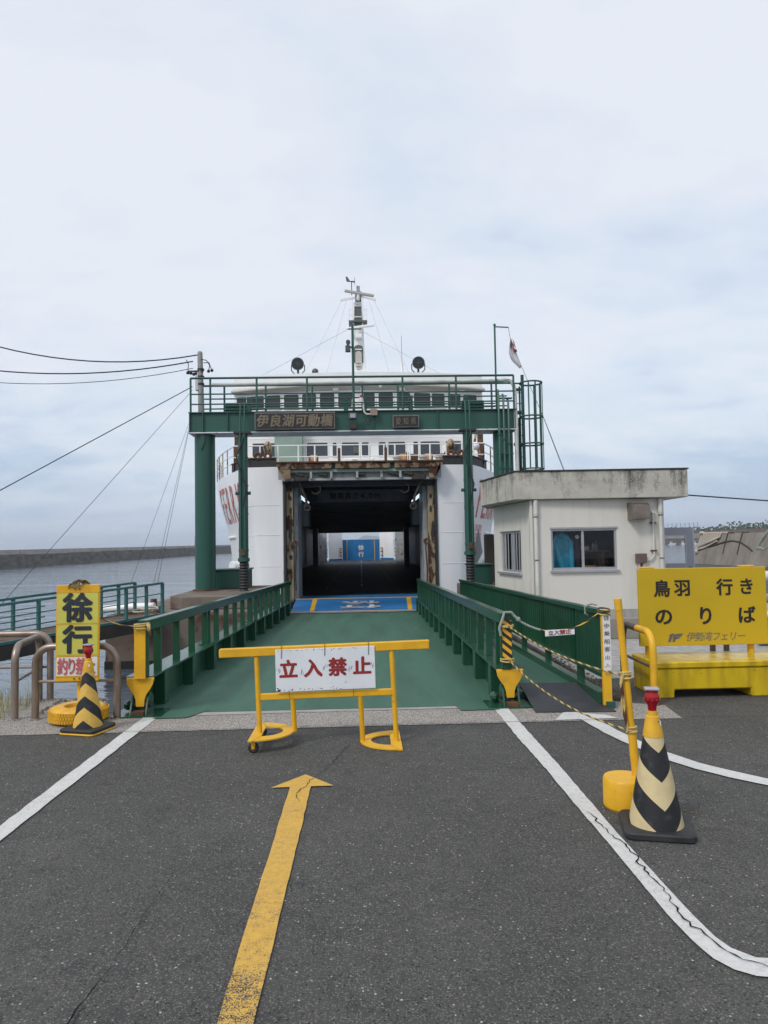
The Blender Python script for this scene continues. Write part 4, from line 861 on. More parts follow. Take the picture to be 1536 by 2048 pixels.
for sgn in (-1, 1):
    h_ = MB(); nz, ny = len(ZL), len(YL)
    vs = [(sgn*hx(y,z), y, z) for y in YL for z in ZL]
    h_.add(vs, [(i*nz+j, (i+1)*nz+j, (i+1)*nz+j+1, i*nz+j+1) for i in range(ny-1) for j in range(nz-1)])
    hull = h_.build('hull_side', M['hull'], fy, smooth=50)
    # weld seams between the plates of the bow
    for z in (3.1, 2.05, .95):
        MB().tube([(sgn*(hx(y,z)+.002), y-.004, z) for y in (25.52,25.62,25.75,26.5,27,28,29.5,31)], .008, 5).build('weld_seam', M['hull'], hull)
    # inner face of the bow opening, rusty frame posts
    MB().box(sgn*2.70-.03,sgn*2.70+.03,25.5,27.2,-2,4.3).build('inner_plate', M['grey_rust'], hull, smooth=0)
    po = MB().box(min(sgn*2.38,sgn*2.62),max(sgn*2.38,sgn*2.62),25.62,25.9,-.3,3.85).build('door_post', M['cream_rust'], fy, bevel=.015)
    MB().box(min(sgn*2.62,sgn*2.70),max(sgn*2.62,sgn*2.70),25.45,25.6,-.4,4.0).build('seal_strip', M['black_rubber'], po, smooth=0)
    MB().box(min(sgn*2.24,sgn*2.38),max(sgn*2.24,sgn*2.38),25.95,27.6,-.3,3.9).build('inner_post', M['grey_rust'], po, smooth=0)
    for z, h_, w_ in ((.35,.55,.10),(1.15,.22,.14),(1.75,.75,.16),(2.75,.30,.10),(3.25,.18,.12)):
        xo = 2.50+rng.uniform(-.05,.06); P_ = [(sgn*(xo+w_*.5*math.cos(a_)*rng.uniform(.6,1.1)), z+h_*.5+h_*.5*math.sin(a_)*rng.uniform(.75,1.1)) for a_ in [2*PI*k/11 for k in range(11)]]
        MB().prism(P_, (0,25.616,0), (1,0,0), (0,0,1), (0,-.004,0)).build('worn_patch', M['dark_steel'] if z > 1 else M['rust'], po, smooth=0)
    MB().tube([(sgn*2.30,25.62,1.85),(sgn*2.28,25.58,1.5),(sgn*2.32,25.58,.8),(sgn*2.30,25.6,.1)], .025, 6).build('hanging_rope', M['dark_steel'], po)
    MB().torus((sgn*2.32,25.58,1.75), .09, .03, Matrix.Rotation(PI/2,3,'X'), 14, 6).build('shackle', M['rust'], po)
    # anchor pocket, its shaded hollow painted as dark flat plates, and roller
    ap = MB(); pk = [(27.2,2.2),(26.7,1.3),(27.0,.75),(28.2,1.3)]
    ap.add([(sgn*(hx(y,z)+.012), y-.01, z) for y,z in pk], [(0,1,2,3)]); ap.add([(sgn*(hx(y,z)+.02), y-.03, z) for y,z in [(26.7,1.3),(26.55,1.0),(26.9,.45),(27.0,.75)]], [(0,1,2,3)])
    ap.build('painted_anchor_pocket', M['ship_dark'], hull, smooth=0)
    MB().cyl((sgn*4.75,28.6,.92),(sgn*5.02,28.3,.92),.2,n=18).build('roller', M['hull'], hull, bevel=.02)
    MB().tube([(sgn*(hx(y,2.05)+.03),y,2.05) for y in (28.4,29,29.5,30.2,31,32,33)], .05, 6).build('rubbing_strake', M['ship_white'], hull)
    # lettering painted along the flare, small characters below
    q = MB(); word = 'FERRY' if sgn < 0 else 'FERRY'
    ww = .42
    for i, ch in enumerate(word):
        yc = (30.0 - i*.80) if sgn < 0 else (26.8 + i*.80)
        gv, gf, gb = GL[(ch, 1)]; pts = []
        for vx, vz in gv:
            u_ = (vx-(gb[0]+gb[2])/2)/(gb[2]-gb[0])*.56; z_ = 3.30 + (vz-(gb[1]+gb[3])/2)/(gb[3]-gb[1])*1.4
            yy = yc - u_ if sgn < 0 else yc + u_
            pts.append((sgn*(hx(yy,z_)+.02), yy-.008, z_))
        q.marks.append((len(q.v), len(q.f))); q.add(pts, gf)
    q.build('lettering', M['hull_red'], hull, smooth=0)
    q = MB()
    for i, ch in enumerate('鳥羽伊勢湾'):
        gv, gf, gb = GL[(ch, 0)]; yc = 26.9 + (i//3)*.55; zc_ = 2.22 - (i%3)*.32 
        pts = []
        for vx, vz in gv:
            u_ = (vx-.5)*.52; z_ = zc_ + (vz-.36)*.30; yy = yc - u_ if sgn < 0 else yc + u_
            pts.append((sgn*(hx(yy,z_)+.02), yy-.01, z_))
        q.marks.append((len(q.v), len(q.f))); q.add(pts, gf)
    q.build('lettering', M['hull_red'], hull, smooth=0)
    # black rusty bulwark with fairleads on each bow half
    b_ = MB(); pts = [(sgn*2.95,25.55),(sgn*3.86,25.62),(sgn*4.02,25.75),(sgn*4.40,26.5),(sgn*4.80,27.4)]
    for (x0,y0),(x1,y1) in zip(pts, pts[1:]): b_.beam((x0,y0+.06,4.60),(x1,y1+.06,4.60),.08,.30)
    bul = b_.build('bulwark', M['black_rubber'], fy, smooth=0)
    c_ = MB()
    for (x0,y0),(x1,y1) in zip(pts, pts[1:]): c_.beam((x0,y0+.06,4.77),(x1,y1+.06,4.77),.16,.04)
    c_.build('bulwark_cap', M['rust'], bul, smooth=0)
    for x in (3.25, 3.6): MB().torus((sgn*x,25.62,4.85), .10, .05, Matrix.Rotation(PI/2,3,'X'), 14, 6).build('fairlead', M['rust'], bul)
    MB().sphere((sgn*3.35,26.4,5.25),.16,10,7,(1,1,1.6)).build('roller_fairlead', M['cream_rust'], bul)
    # side rail along the bow
    rp = [(sgn*hx(y,4.4),y,4.45) for y in (27.0,28.0,29.0,30.0,31,32,33)]
    r_ = MB().tube([(x,y,z+.95) for x,y,z in rp], .028, 6).build('side_rail', M['ship_white'], fy)
    for dz_ in (.32,.62): MB().tube([(x,y,z+dz_) for x,y,z in rp], .018, 6).build('middle_rail', M['ship_white'], r_)
    for x,y,z in rp: MB().cyl((x,y,z),(x,y,z+.95),.025,n=6).build('stanchion', M['cream_rust'], r_)
    MB().box(min(sgn*4.72,sgn*4.90),max(sgn*4.72,sgn*4.90),28.4,28.8,4.44,6.6).build('davit', M['rust'], fy, bevel=.03)
    MB().tube([(sgn*4.85,28.0,6.4),(sgn*4.5,27.6,6.0),(sgn*4.35,27.2,5.4),(sgn*4.6,27.0,4.9)], .05, 8).build('davit_arm', M['cream_rust'], fy)

# decks, car deck and its far end
MB().add([(-2.6,25.6,-.22),(2.6,25.6,-.22),(2.6,27.5,-.22),(-2.6,27.5,-.22)], [(0,1,2,3)]).build('threshold_deck', M['blue'], fy, smooth=0)
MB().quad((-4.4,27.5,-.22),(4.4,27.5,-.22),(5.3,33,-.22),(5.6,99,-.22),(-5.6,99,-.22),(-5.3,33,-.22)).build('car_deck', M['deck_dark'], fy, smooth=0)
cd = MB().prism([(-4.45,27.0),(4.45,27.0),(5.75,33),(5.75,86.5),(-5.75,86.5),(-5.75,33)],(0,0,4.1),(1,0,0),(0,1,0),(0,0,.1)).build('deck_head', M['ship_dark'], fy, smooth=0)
MB().add([(k*(hx(y,4.4)-.03),y,4.43) for k,ys in ((-1,(25.64,25.75,26.5,28,29.5,31,36)),(1,(36,31,29.5,28,26.5,25.75,25.64))) for y in ys], [tuple(range(14))]).build('fore_deck', M['ship_shade'], fy, smooth=0)
y = 32.6; dbm = MB().box(-5.2,5.2,-.09,.09,-.62,0).mesh('deck_beam', M['ship_dark'])
while y < 86: place('deck_beam', dbm, cd, (0,y,4.1)); y += 2.0
MB().box(-5.75,5.75,86.3,86.5,3.25,4.2).build('end_beam', M['ship_dark'], cd, smooth=0)
MB().box(-4.3,4.3,27.2,27.3,3.85,4.1).build('front_beam', M['ship_dark'], cd, smooth=0)
for sgn in (-1,1):
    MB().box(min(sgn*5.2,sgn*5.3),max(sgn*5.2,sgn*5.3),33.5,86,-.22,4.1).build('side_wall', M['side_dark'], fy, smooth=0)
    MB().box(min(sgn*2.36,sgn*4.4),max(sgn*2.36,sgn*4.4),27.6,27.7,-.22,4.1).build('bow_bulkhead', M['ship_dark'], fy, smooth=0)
    MB().box(min(sgn*5.6,sgn*5.75),max(sgn*5.6,sgn*5.75),86,99,-.22,4.1).build('stern_wall', M['ship_white'], fy, smooth=0)
    MB().box(min(sgn*4.15,sgn*4.65),max(sgn*4.15,sgn*4.65),70,71,-.22,4.1).build('pillar', M['ship_white'], fy, smooth=0)
    MB().box(min(sgn*4.25,sgn*5.6),max(sgn*4.25,sgn*5.6),90,90.3,-.22,4.0).build('stern_casing', M['grey_rust'], fy, smooth=0)
    sb = MB().prism([(2.45,95),(2.45,95.3),(4.1,92.3),(4.1,92)] if sgn > 0 else [(-2.45,95),(-4.1,92),(-4.1,92.3),(-2.45,95.3)], (0,0,.1), (1,0,0), (0,1,0), (0,0,3.9)).build('stern_bulkhead', M['ship_white'], fy, smooth=0)
    MB().prism([(2.44,94.97),(4.1,91.97),(4.1,91.99),(2.44,94.99)] if sgn > 0 else [(-2.44,94.97),(-2.44,94.99),(-4.1,91.99),(-4.1,91.97)], (0,0,-.2), (1,0,0), (0,1,0), (0,0,.28)).build('blue_skirting', M['blue_door'], sb, smooth=0)
    hzm = M['hazard']
    for k in range(5):
        MB().box(min(sgn*2.5,sgn*2.75),max(sgn*2.5,sgn*2.75),94.2,94.4,.35+k*.24,.35+k*.24+.12).build('hazard_mark', M['yellow'] if k % 2 else M['black_rubber'], sb, smooth=0)
        MB().box(min(sgn*4.2,sgn*4.4),max(sgn*4.2,sgn*4.4),91.7,91.9,.3+k*.24,.3+k*.24+.12).build('hazard_mark', M['yellow'] if k % 2 else M['black_rubber'], sb, smooth=0)
    MB().cyl((sgn*2.35,27.5,3.55),(sgn*2.05,27.8,3.30),.025,n=8).build('fluorescent_tube', M['tube_lit'], fy); MB().cyl((sgn*2.25,27.45,3.55),(sgn*1.97,27.75,3.30),.025,n=8).build('fluorescent_tube', M['tube_lit'], fy)
    MB().box(min(sgn*2.02,sgn*2.36),max(sgn*2.02,sgn*2.36),28.2,29.4,2.4,3.3).build('duct', M['ship_dark'], fy, bevel=.02)
    # hooks and chains below the header
    hk = MB().tube([(sgn*2.2,25.35,4.15),(sgn*2.15,25.35,3.9),(sgn*1.9,25.4,3.3),(sgn*1.88,25.4,3.05)], .045, 8).build('lifting_arm', M['dark_steel'], fy)
    MB().torus((sgn*1.86,25.4,2.98), .10, .03, Matrix.Rotation(PI/2,3,'X'), 16, 7).build('ring', M['dark_steel'], hk)
    MB().torus((sgn*1.55,25.35,3.62), .16, .022, Matrix.Rotation(PI/2,3,'X') , 18, 6, -2.6, 1.2).build('hook', M['dark_steel'], hk)
    MB().tube([(sgn*1.55,25.35,4.15),(sgn*1.52,25.35,3.85)], .03, 6).build('chain', M['dark_steel'], hk)
    MB().cbox((sgn*2.05,25.3,4.0),(.5,.3,.22)).build('hinge_casting', M['dark_steel'], hk, bevel=.03)
sd_ = MB().box(-2.42,2.42,95.0,95.2,-.2,2.5).build('stern_door', M['blue_door'], fy, smooth=0)
for x in (-1.85,1.75): MB().box(x-.05,x+.05,94.96,94.998,-.2,2.48).build('yellow_stripe', M['line_yellow'], sd_, smooth=0)
MB().box(-2.5,-2.42,94.9,95.0,-.2,2.7).build('door_edge', M['ship_white'], sd_, smooth=0); MB().box(2.42,2.5,94.9,95.0,-.2,2.7).build('door_edge', M['ship_white'], sd_, smooth=0)
q = MB(); q.glyph('徐', (-.02,94.95,1.44), (1,0,0), (0,0,1), .62, .62, 1); q.glyph('行', (-.02,94.95,.56), (1,0,0), (0,0,1), .62, .62, 1); q.build('lettering', M['white_plain'], sd_, smooth=0)
for i in range(22):
    MB().box(-.05,.05,34+i*2.7,35.2+i*2.7,-.218,-.216).build('lane_dash', M['white_plain'], fy, smooth=0)
for x in (-1.55,1.55): MB().box(x-.04,x+.04,30,94,-.218,-.216).build('lane_line', mat('scuffed_lane_paint',(0.3,0.3,0.3),0.6,c2=(0.05,0.05,0.05),scale=.6,lo=.42,hi=.5), fy, smooth=0)
hp = MB().box(-1.75,1.85,29.4,29.5,3.42,3.9).build('height_board', mat('dim_board_paint',(0.16,0.17,0.17),0.6), fy, smooth=0)
q = MB()
for i, ch in enumerate('制限高さ'): q.glyph(ch, (-1.1+i*.30,29.385,3.66), (1,0,0), (0,0,1), .22, .24, 1)
for ch, x, w_, h_ in (('4',-.02+.1,.16,.23),('.',.26,.05,.05),('0',.42,.16,.23),('M',.68,.17,.16)): q.glyph(ch, (x,29.385,3.66 if ch != '.' else 3.57), (1,0,0), (0,0,1), w_, h_, 1, True)
q.build('lettering', M['black_letter'], hp, smooth=0)
# header above the opening
hd = MB().box(-2.95,2.92,25.0,25.6,4.52,4.57).build('header_plate', M['rust'], fy, smooth=0)
for x0, x1 in ((-2.8,-.98),(-.85,1.05),(1.2,2.8)): MB().box(x0,x1,25.04,25.12,4.31,4.519).build('header_panel', M['header_rust'], hd, bevel=.01)
MB().box(-2.85,2.85,25.3,25.38,3.98,4.5).build('header_web', M['grey_rust'], hd, smooth=0)
MB().box(-2.75,2.75,25.14,25.3,4.20,4.30).build('header_flange', M['pale_green'], hd, smooth=0)
MB().box(-2.7,2.7,25.2,25.5,3.92,4.0).build('lower_flange', M['grey_rust'], hd, smooth=0)
MB().box(-2.6,2.6,25.6,25.8,3.72,3.9).build('rubber_lip', M['black_rubber'], hd, smooth=0)
for x in (-1.7,-1.0,-.1,.75,1.4): MB().cbox((x,25.2,4.1),(.08,.2,.24)).build('bracket', M['grey_rust'], hd, smooth=0)
for x in (-2.1,-1.3,1.2,1.7,.0): MB().cbox((x,25.18,4.12),(.3+.2*rng.random(),.12,.10),Euler((0,.2,0))).build('linkage', M['dark_steel'], hd, bevel=.02)
for sgn in (-1,1):
    MB().prism([(2.92,4.56),(2.62,3.95),(2.4,3.95),(2.4,4.3),(2.8,4.3),(2.8,4.56)] if sgn > 0 else [(-2.95,4.56),(-2.8,4.56),(-2.8,4.3),(-2.4,4.3),(-2.4,3.95),(-2.62,3.95)], (0,25.03,0), (1,0,0), (0,0,1), (0,.5,0)).build('corner_gusset', M['header_rust'], hd, smooth=0)
# bow flap lying on the ramp
fl = MB(); fl.add([(-2.0,20.35,-.215),(1.72,20.35,-.215),(2.3,25.6,-.20),(-2.3,25.6,-.20),(-2.0,20.35,-.26),(1.72,20.35,-.26),(2.3,25.6,-.5),(-2.3,25.6,-.5)], [(0,1,2,3),(7,6,5,4),(1,0,4,5),(3,2,6,7),(2,1,5,6),(0,3,7,4)])
flp = fl.build('bow_flap', M['blue'], fy, smooth=0)
MB().add([(-2.02,20.30,-.225),(1.74,20.30,-.225),(1.74,20.62,-.209),(-2.02,20.62,-.209)], [(0,1,2,3)]).build('edge_strip', M['yellow_rusty'], flp, smooth=0)
MB().box(-2.3,2.3,25.35,25.55,-.197,-.19).build('hinge_strip', M['yellow_rusty'], flp, smooth=0)
for x0, x1 in ((-1.42,-1.62),(1.36,1.62)): MB().add([(x0-.06,20.6,-.208),(x0+.06,20.6,-.208),(x1+.08,25.3,-.194),(x1-.08,25.3,-.194)], [(0,1,2,3)]).build('guide_line', M['yellow_rusty'], flp, smooth=0)
q = MB()
for i, ch in enumerate('行徐'): q.glyph(ch, (-.05,21.9+i*1.5,-.203+i*.004), (-1,0,0), (0,-1,.0028), 1.05, 1.15, 1)
q.build('lettering', M['white_plain'], flp, smooth=0)
# deck house and wheelhouse
dh = MB().prism([(-5.25,32.2),(5.25,32.2),(5.5,34),(5.5,44),(-5.5,44),(-5.5,34)], (0,0,4.4), (1,0,0), (0,1,0), (0,0,2.95)).build('deck_house', M['ship_white'], fy, smooth=0)
def window(x0,x1,z0,z1,yf,glass,r_=.06,fr=.04,parent=None):
    def rr(a,b,c,d,r):
        return [(a+r,c),(b-r,c),(b-r*.3,c+r*.3),(b,c+r),(b,d-r),(b-r*.3,d-r*.3),(b-r,d),(a+r,d),(a+r*.3,d-r*.3),(a,d-r),(a,c+r),(a+r*.3,c+r*.3)]
    A, B = rr(x0,x1,z0,z1,r_), rr(x0-fr,x1+fr,z0-fr,z1+fr,r_+fr*.5)
    q = MB(); n = len(A); P = [(x,yf(x)-.03,z) for x,z in A]+[(x,yf(x)-.03,z) for x,z in B]+[(x,yf(x)+.01,z) for x,z in A]+[(x,yf(x)+.01,z) for x,z in B]
    q.add(P, [(i,(i+1)%n,n+(i+1)%n,n+i) for i in range(n)]+[(2*n+i,2*n+(i+1)%n,(i+1)%n,i) for i in range(n)]+[(n+i,n+(i+1)%n,3*n+(i+1)%n,3*n+i) for i in range(n)])
    o = q.build('window', M['ship_white'], parent, smooth=0)
    MB().add([(x,yf(x)-.008,z) for x,z in A],[tuple(range(n))]).build('pane', M[glass], o, smooth=0)
flat = lambda x: 32.2
for x0,x1 in ((-4.75,-4.2),(-3.98,-3.62),(-2.35,-1.42),(-1.2,-1.02),(-.8,-.02),(.1,.42),(.85,1.18),(1.28,2.05),(2.4,2.62),(2.72,3.6),(3.85,4.55)):
    window(x0,x1,5.62,6.24,flat,'glass_blue',parent=dh)
MB().box(-3.72,-2.5,31.7,32.15,5.3,7.3).build('locker', M['pale_green'], fy, bevel=.02)
MB().box(-3.6,-2.6,31.75,32.1,4.45,5.29).build('locker_plinth', M['dark_steel'], fy, smooth=0)
def wf(x): return 31.4 + .8*(abs(x)/5.6)**2
wh = MB(); XS = [-5.55,-4.6,-3.4,-2.2,-1.1,0,1.1,2.2,3.4,4.6,5.55]
pf = [(x,wf(x)) for x in XS]; poly = pf + [(5.55,40),(-5.55,40)]
whs = wh.prism(poly, (0,0,7.36), (1,0,0), (0,1,0), (0,0,1.14)).build('wheelhouse', M['ship_white'], fy, smooth=0)
wins = [(-5.42,-4.98),(-4.80,-4.18),(-4.05,-3.44),(-3.28,-2.63),(-2.48,-1.86),(-1.70,-1.06),(-.90,.70),(.86,1.50),(1.66,2.26),(2.42,3.16),(3.22,3.80),(3.95,5.28)]
for x0,x1 in wins: window(x0,x1,7.68,8.30,wf,'glass_dark',parent=whs)
# visor over the windows, roof and its bulwark
vs = []; P0 = [(x,wf(x)-.01,8.42) for x in XS]; P1 = [(x*1.015,wf(x)-.32,8.60 - .13*(abs(x)/5.6)**2) for x in XS]; P2 = [(x*1.015,wf(x)-.32,8.66 - .13*(abs(x)/5.6)**2) for x in XS]; P3 = [(x,wf(x)-.01,8.70) for x in XS]
vz = MB(); vz.strip(P0, P1); vz.strip(P1, P2); vz.strip(P2, P3); vz.build('visor', M['ship_shade'], whs, smooth=0)  # shade below the eave is put into the visor's grey colour
wh = MB(); wh.prism([(x,wf(x)-.02) for x in XS]+[(5.55,40),(-5.55,40)], (0,0,8.5), (1,0,0), (0,1,0), (0,0,.72)); wh.build('roof_bulwark', M['ship_white'], whs, smooth=0)
for x in (-4.9,-1.0,1.9,4.6): MB().box(x-.12,x+.12,wf(x)-.14,wf(x)-.02,8.40,8.50).build('wiper_motor', M['ship_white'], whs, smooth=0)
MB().sphere((.95,31.2,8.55),.09,10,7).build('dome_lamp', M['white_plain'], whs); MB().tube([(.12,31.3,8.7),(.12,31.3,7.4)],.045,8).build('drain_pipe', M['ship_white'], whs)
# fore deck rail and gear
fr_ = MB().tube([(-4.6,26.6,5.35),(4.6,26.6,5.35)], .022, 8).build('deck_rail', M['ship_white'], fy); MB().tube([(-4.6,26.6,4.93),(4.6,26.6,4.93)], .016, 8).build('middle_rail', M['ship_white'], fr_)
pm = MB().cyl((0,0,0),(0,0,.92),.028,n=8).mesh('stanchion', M['ship_white'])
for x in (-4.3,-3.65,-3.0,-2.25,-1.65,-.75,.0,.35,.9,1.3,1.85,2.6,3.2,4.2): place('stanchion', pm, fr_, (x,26.6,4.44))
MB().tube([(-4.9,32.05,6.42),(4.9,32.05,6.42)], .02, 6).build('grab_rail', M['ship_white'], dh)
hb = MB().box(-.62,.55,27.5,28.4,4.44,4.98).build('hatch', M['pale_green'] if False else M['ship_white'], fy, bevel=.03); MB().torus((-.2,27.46,4.75),.18,.02,Matrix.Rotation(PI/2,3,'X'),14,6,0,PI).build('hatch_handle', M['white_plain'], hb)
for x in (-.35,.1): MB().cyl((x,27.2,4.44),(x,27.2,4.62),.09,n=12).build('bollard', M['cream_rust'], fy)
for x, m_ in ((-1.72,'orange_rope'),(1.6,'orange_rope'),(2.0,'rust'),(2.55,'orange_rope'),(3.05,'rust'),(3.35,'orange_rope')):
    rl = MB().cyl((x-.14,27.0,4.82),(x+.14,27.0,4.82),.22,n=18).build('mooring_reel', M[m_], fy)
    for s_ in (-1,1): MB().cyl((x+s_*.14,27.0,4.82),(x+s_*.165,27.0,4.82),.29,n=18).build('reel_flange', M['rust'], rl)
for x in (1.35,2.3,2.9): 
    bo = MB().cyl((x,26.3,4.44),(x,26.3,4.80),.12,n=14).build('bollard', M['ship_shade'], fy); MB().cyl((x,26.3,4.80),(x,26.3,4.85),.17,n=14).build('bollard_cap', M['ship_shade'], bo)
for x in (-.75,.95): MB().box(x-.05,x+.05,26.3,26.4,4.44,5.2).build('post', M['rust'], fy, bevel=.01)
MB().box(-.28,-.02,32.14,32.19,5.75,6.05).build('vent_box', M['mast_grey'], dh, smooth=0); MB().sphere((4.35,27.0,5.3),.16,10,7).build('sphere_buoy', M['ship_white'], fy)
# searchlights
def searchlight(x):
    s = MB().cyl((x,31.6,9.66),(x,32.0,9.72),.255,.22,n=24).build('searchlight', M['lamp_metal'], fy)
    MB().cyl((x,31.585,9.658),(x,31.599,9.66),.225,n=24).build('lens', M['glass_dark'], s)
    MB().torus((x,31.6,9.66),.255,.025,Matrix.Rotation(rad(98),3,'X'),24,6).build('bezel', M['lamp_metal'], s)
    for a in range(0,180,45): MB().beam((x-.22*math.cos(rad(a)),31.575,9.66-.22*math.sin(rad(a))),(x+.22*math.cos(rad(a)),31.575,9.66+.22*math.sin(rad(a))),.012,.012).build('guard_bar', M['lamp_metal'], s, smooth=0)
    MB().tube([(x-.29,31.78,9.66),(x-.29,31.78,9.40),(x-.14,31.78,9.24),(x+.14,31.78,9.24),(x+.29,31.78,9.40),(x+.29,31.78,9.66)], .024, 6).build('yoke', M['lamp_metal'], s); MB().cyl((x,31.78,9.20),(x,31.78,9.42),.05,n=10).build('pivot', M['lamp_metal'], s)
searchlight(-2.66); searchlight(2.66)
MB().sphere((-1.92,32.0,9.40),.15,12,8).build('dome_horn', M['lamp_metal'], fy); MB().cyl((1.95,32,9.2),(1.95,32,9.75),.06,n=8).build('stub_pipe', M['ship_white'], fy); MB().cyl((1.95,32,9.7),(1.95,32,11),.008,n=6).build('whip_aerial', M['cable'], fy)
# mast
ms = MB(); mz = [(9.2,.44,.5),(9.75,.36,.46),(11.0,.29,.40),(12.3,.25,.34),(13.3,.19,.28)]
vs = []; 
for z,a,b in mz: vs += [(.02-a,34.2,z),(.02+a,34.2,z),(.02+a*.9,34.2+2*b,z),(.02-a*.9,34.2+2*b,z)]
fs = [(3,2,1,0),(16,17,18,19)]
for i in range(len(mz)-1):
    for j in range(4): fs.append((i*4+j, i*4+(j+1)%4, (i+1)*4+(j+1)%4, (i+1)*4+j))
ms.add(vs, fs); mst = ms.build('mast', M['ship_white'], fy, bevel=.03, smooth=0)
def arch(z0, z1, hw, m_, y=34.185):
    pts = [(-hw,z0),(hw,z0),(hw,z1-hw*.8)]+[(hw*math.cos(rad(a)),z1-hw*.8+hw*.8*math.sin(rad(a))) for a in (30,60,90,120,150)]+[(-hw,z1-hw*.8)]
    return MB().prism(pts, (.02,y,0), (1,0,0), (0,0,1), (0,-.02,0)).build('painted_recess', M[m_], mst, smooth=0)
arch(10.35,11.2,.22,'mast_grey'); arch(10.1,10.9,.15,'ship_shade',34.16); arch(11.95,12.6,.18,'mast_grey'); arch(12.35,13.15,.165,'mast_grey',34.17)  # flat plates, coloured dark for the shade inside arched niches
for z in (10.95,12.52,13.05): MB().box(-.14,.18,34.12,34.15,z,z+.05).build('step', M['white_plain'], mst, smooth=0)
for z in (9.85,10.0,10.15,10.3): MB().tube([(-.08,34.13,z),(.12,34.13,z)],.012,6).build('step', M['mast_grey'], mst)
pt = MB().box(-.42,.46,34.05,34.9,12.28,12.36).build('platform', M['mast_grey'], mst, smooth=0)
for x in (-.40,-.25,.3,.44): MB().cyl((x,34.07,12.36),(x,34.07,12.9),.014,n=6).build('rail_post', M['ship_white'], pt)
for z in (12.62,12.9):
    MB().tube([(-.40,34.07,z),(-.25,34.07,z)],.012,6).build('rail', M['ship_white'], pt); MB().tube([(.3,34.07,z),(.44,34.07,z)],.012,6).build('rail', M['ship_white'], pt)
for x in (-.24,.26): MB().cyl((x,34.0,12.9),(x,34.0,13.4),.014,n=6).build('rail_post', M['ship_white'], pt)
MB().tube([(-.24,34.0,13.4),(.26,34.0,13.4)],.014,6).build('rail', M['ship_white'], pt)
ra = MB().cbox((.10,33.95,13.62),(1.42,.14,.13),Euler((0,rad(8.5),rad(6)))).build('radar_scanner', M['ship_shade'], mst, bevel=.03); MB().cyl((.05,33.98,13.3),(.05,33.98,13.6),.08,n=12).build('scanner_pedestal', M['white_plain'], ra)
rb = MB().cbox((.12,33.95,12.0),(1.36,.13,.12),Euler((0,rad(-7.5),0))).build('radar_scanner', M['ship_white'], mst, bevel=.03); MB().cyl((.05,33.98,11.65),(.05,33.98,11.95),.13,.17,n=12).build('scanner_pedestal', M['white_plain'], rb)
MB().box(-.13,.2,33.85,34.15,11.5,11.65).build('bracket', M['ship_white'], mst, smooth=0)
MB().cyl((.05,34.4,13.3),(.05,34.4,13.85),.15,n=14).build('signal_lamp', M['mast_grey'], mst); MB().cyl((.05,34.4,13.85),(.05,34.4,14.12),.085,n=12).build('signal_lamp', M['lens_cap'], mst)
for s_ in (-1,1): MB().beam((.05,34.5,13.62+(.0 if s_<0 else .1)),(.05+s_*.86,34.5,13.48),.07,.09).build('yard_arm', M['ship_white'], mst, smooth=0)
an = MB().cyl((-.26,34.2,13.62),(-.26,34.2,14.28),.022,n=8).build('anemometer', M['lamp_metal'], mst)
MB().tube([(-.42,34.2,14.30),(-.1,34.2,14.27)],[.02,.045],8).build('body', M['lamp_metal'], an); MB().prism([(-.54,14.52),(-.46,14.52),(-.36,14.36),(-.32,14.26),(-.5,14.28)],(0,34.19,0),(1,0,0),(0,0,1),(0,.02,0)).build('vane', M['lamp_metal'], an, smooth=0); MB().box(-.115,-.095,34.17,34.23,14.12,14.48).build('propeller', M['lamp_metal'], an, smooth=0)
for p0, p1 in (((-.76,34.5,13.45),(-2.7,33.5,9.25)),((-.52,34.5,13.5),(-1.6,33.5,9.25)),((.82,34.5,13.45),(2.55,33.5,9.25)),((.60,34.5,13.4),(1.55,33.5,9.25)),((-.55,34.2,11.92),(-4.6,32.4,9.2)),((.25,34.2,11.85),(4.5,32.4,8.9))):
    MB().tube([p0,p1],.0085,5).build('stay_wire', M['alu'], mst)

# ================================================================== BOOTH
bo = thing('booth', (5,15,0), 'small cream rendered booth with a stained flat concrete roof slab', 'booth')
wall = MB()
X0, X1, YF = 3.44, 6.15, 14.52
WX0, WX1, WZ0, WZ1 = 3.83, 5.17, 1.05, 1.88
# front wall with its window opening, as four boxes butted together
wb = MB(); wb.box(X0,WX0,YF,YF+.15,0,2.47); wb.box(WX1,X1,YF,YF+.15,0,2.47); wb.box(WX0,WX1,YF,YF+.15,0,WZ0); wb.box(WX0,WX1,YF,YF+.15,WZ1,2.47)
wl_ = wb.build('front_wall', M['stucco'], bo, smooth=0)
def sidept(y, off=0): return (3.44 - (y-YF)*.12 + off, y)
def sidewall(y0,y1,z0,z1):
    a, b = sidept(y0), sidept(y1); q = MB(); q.prism([a,b,(b[0]+.15,b[1]),(a[0]+.15,a[1])],(0,0,z0),(1,0,0),(0,1,0),(0,0,z1-z0)); return q
SW0, SW1, SZ0, SZ1 = 15.18, 16.60, .98, 1.88
sw_ = MB()
for y0,y1,z0,z1 in ((YF+.152,SW0,0,2.47),(SW1,17.0,0,2.47),(SW0,SW1,0,SZ0),(SW0,SW1,SZ1,2.47)): s_ = sidewall(y0,y1,z0,z1); sw_.add(s_.v, s_.f)
sw_.build('side_wall', M['stucco'], bo, smooth=0)
MB().box(6.0,6.15,YF+.152,17.2,0,2.47).build('right_wall', M['stucco'], bo, smooth=0); MB().box(3.17,5.998,17.003,17.2,0,2.47).build('back_wall', M['stucco'], bo, smooth=0)
MB().box(X0+.02,X1,YF-.006,YF-.002,0,.25).build('plinth', M['plinth'], bo, smooth=0)
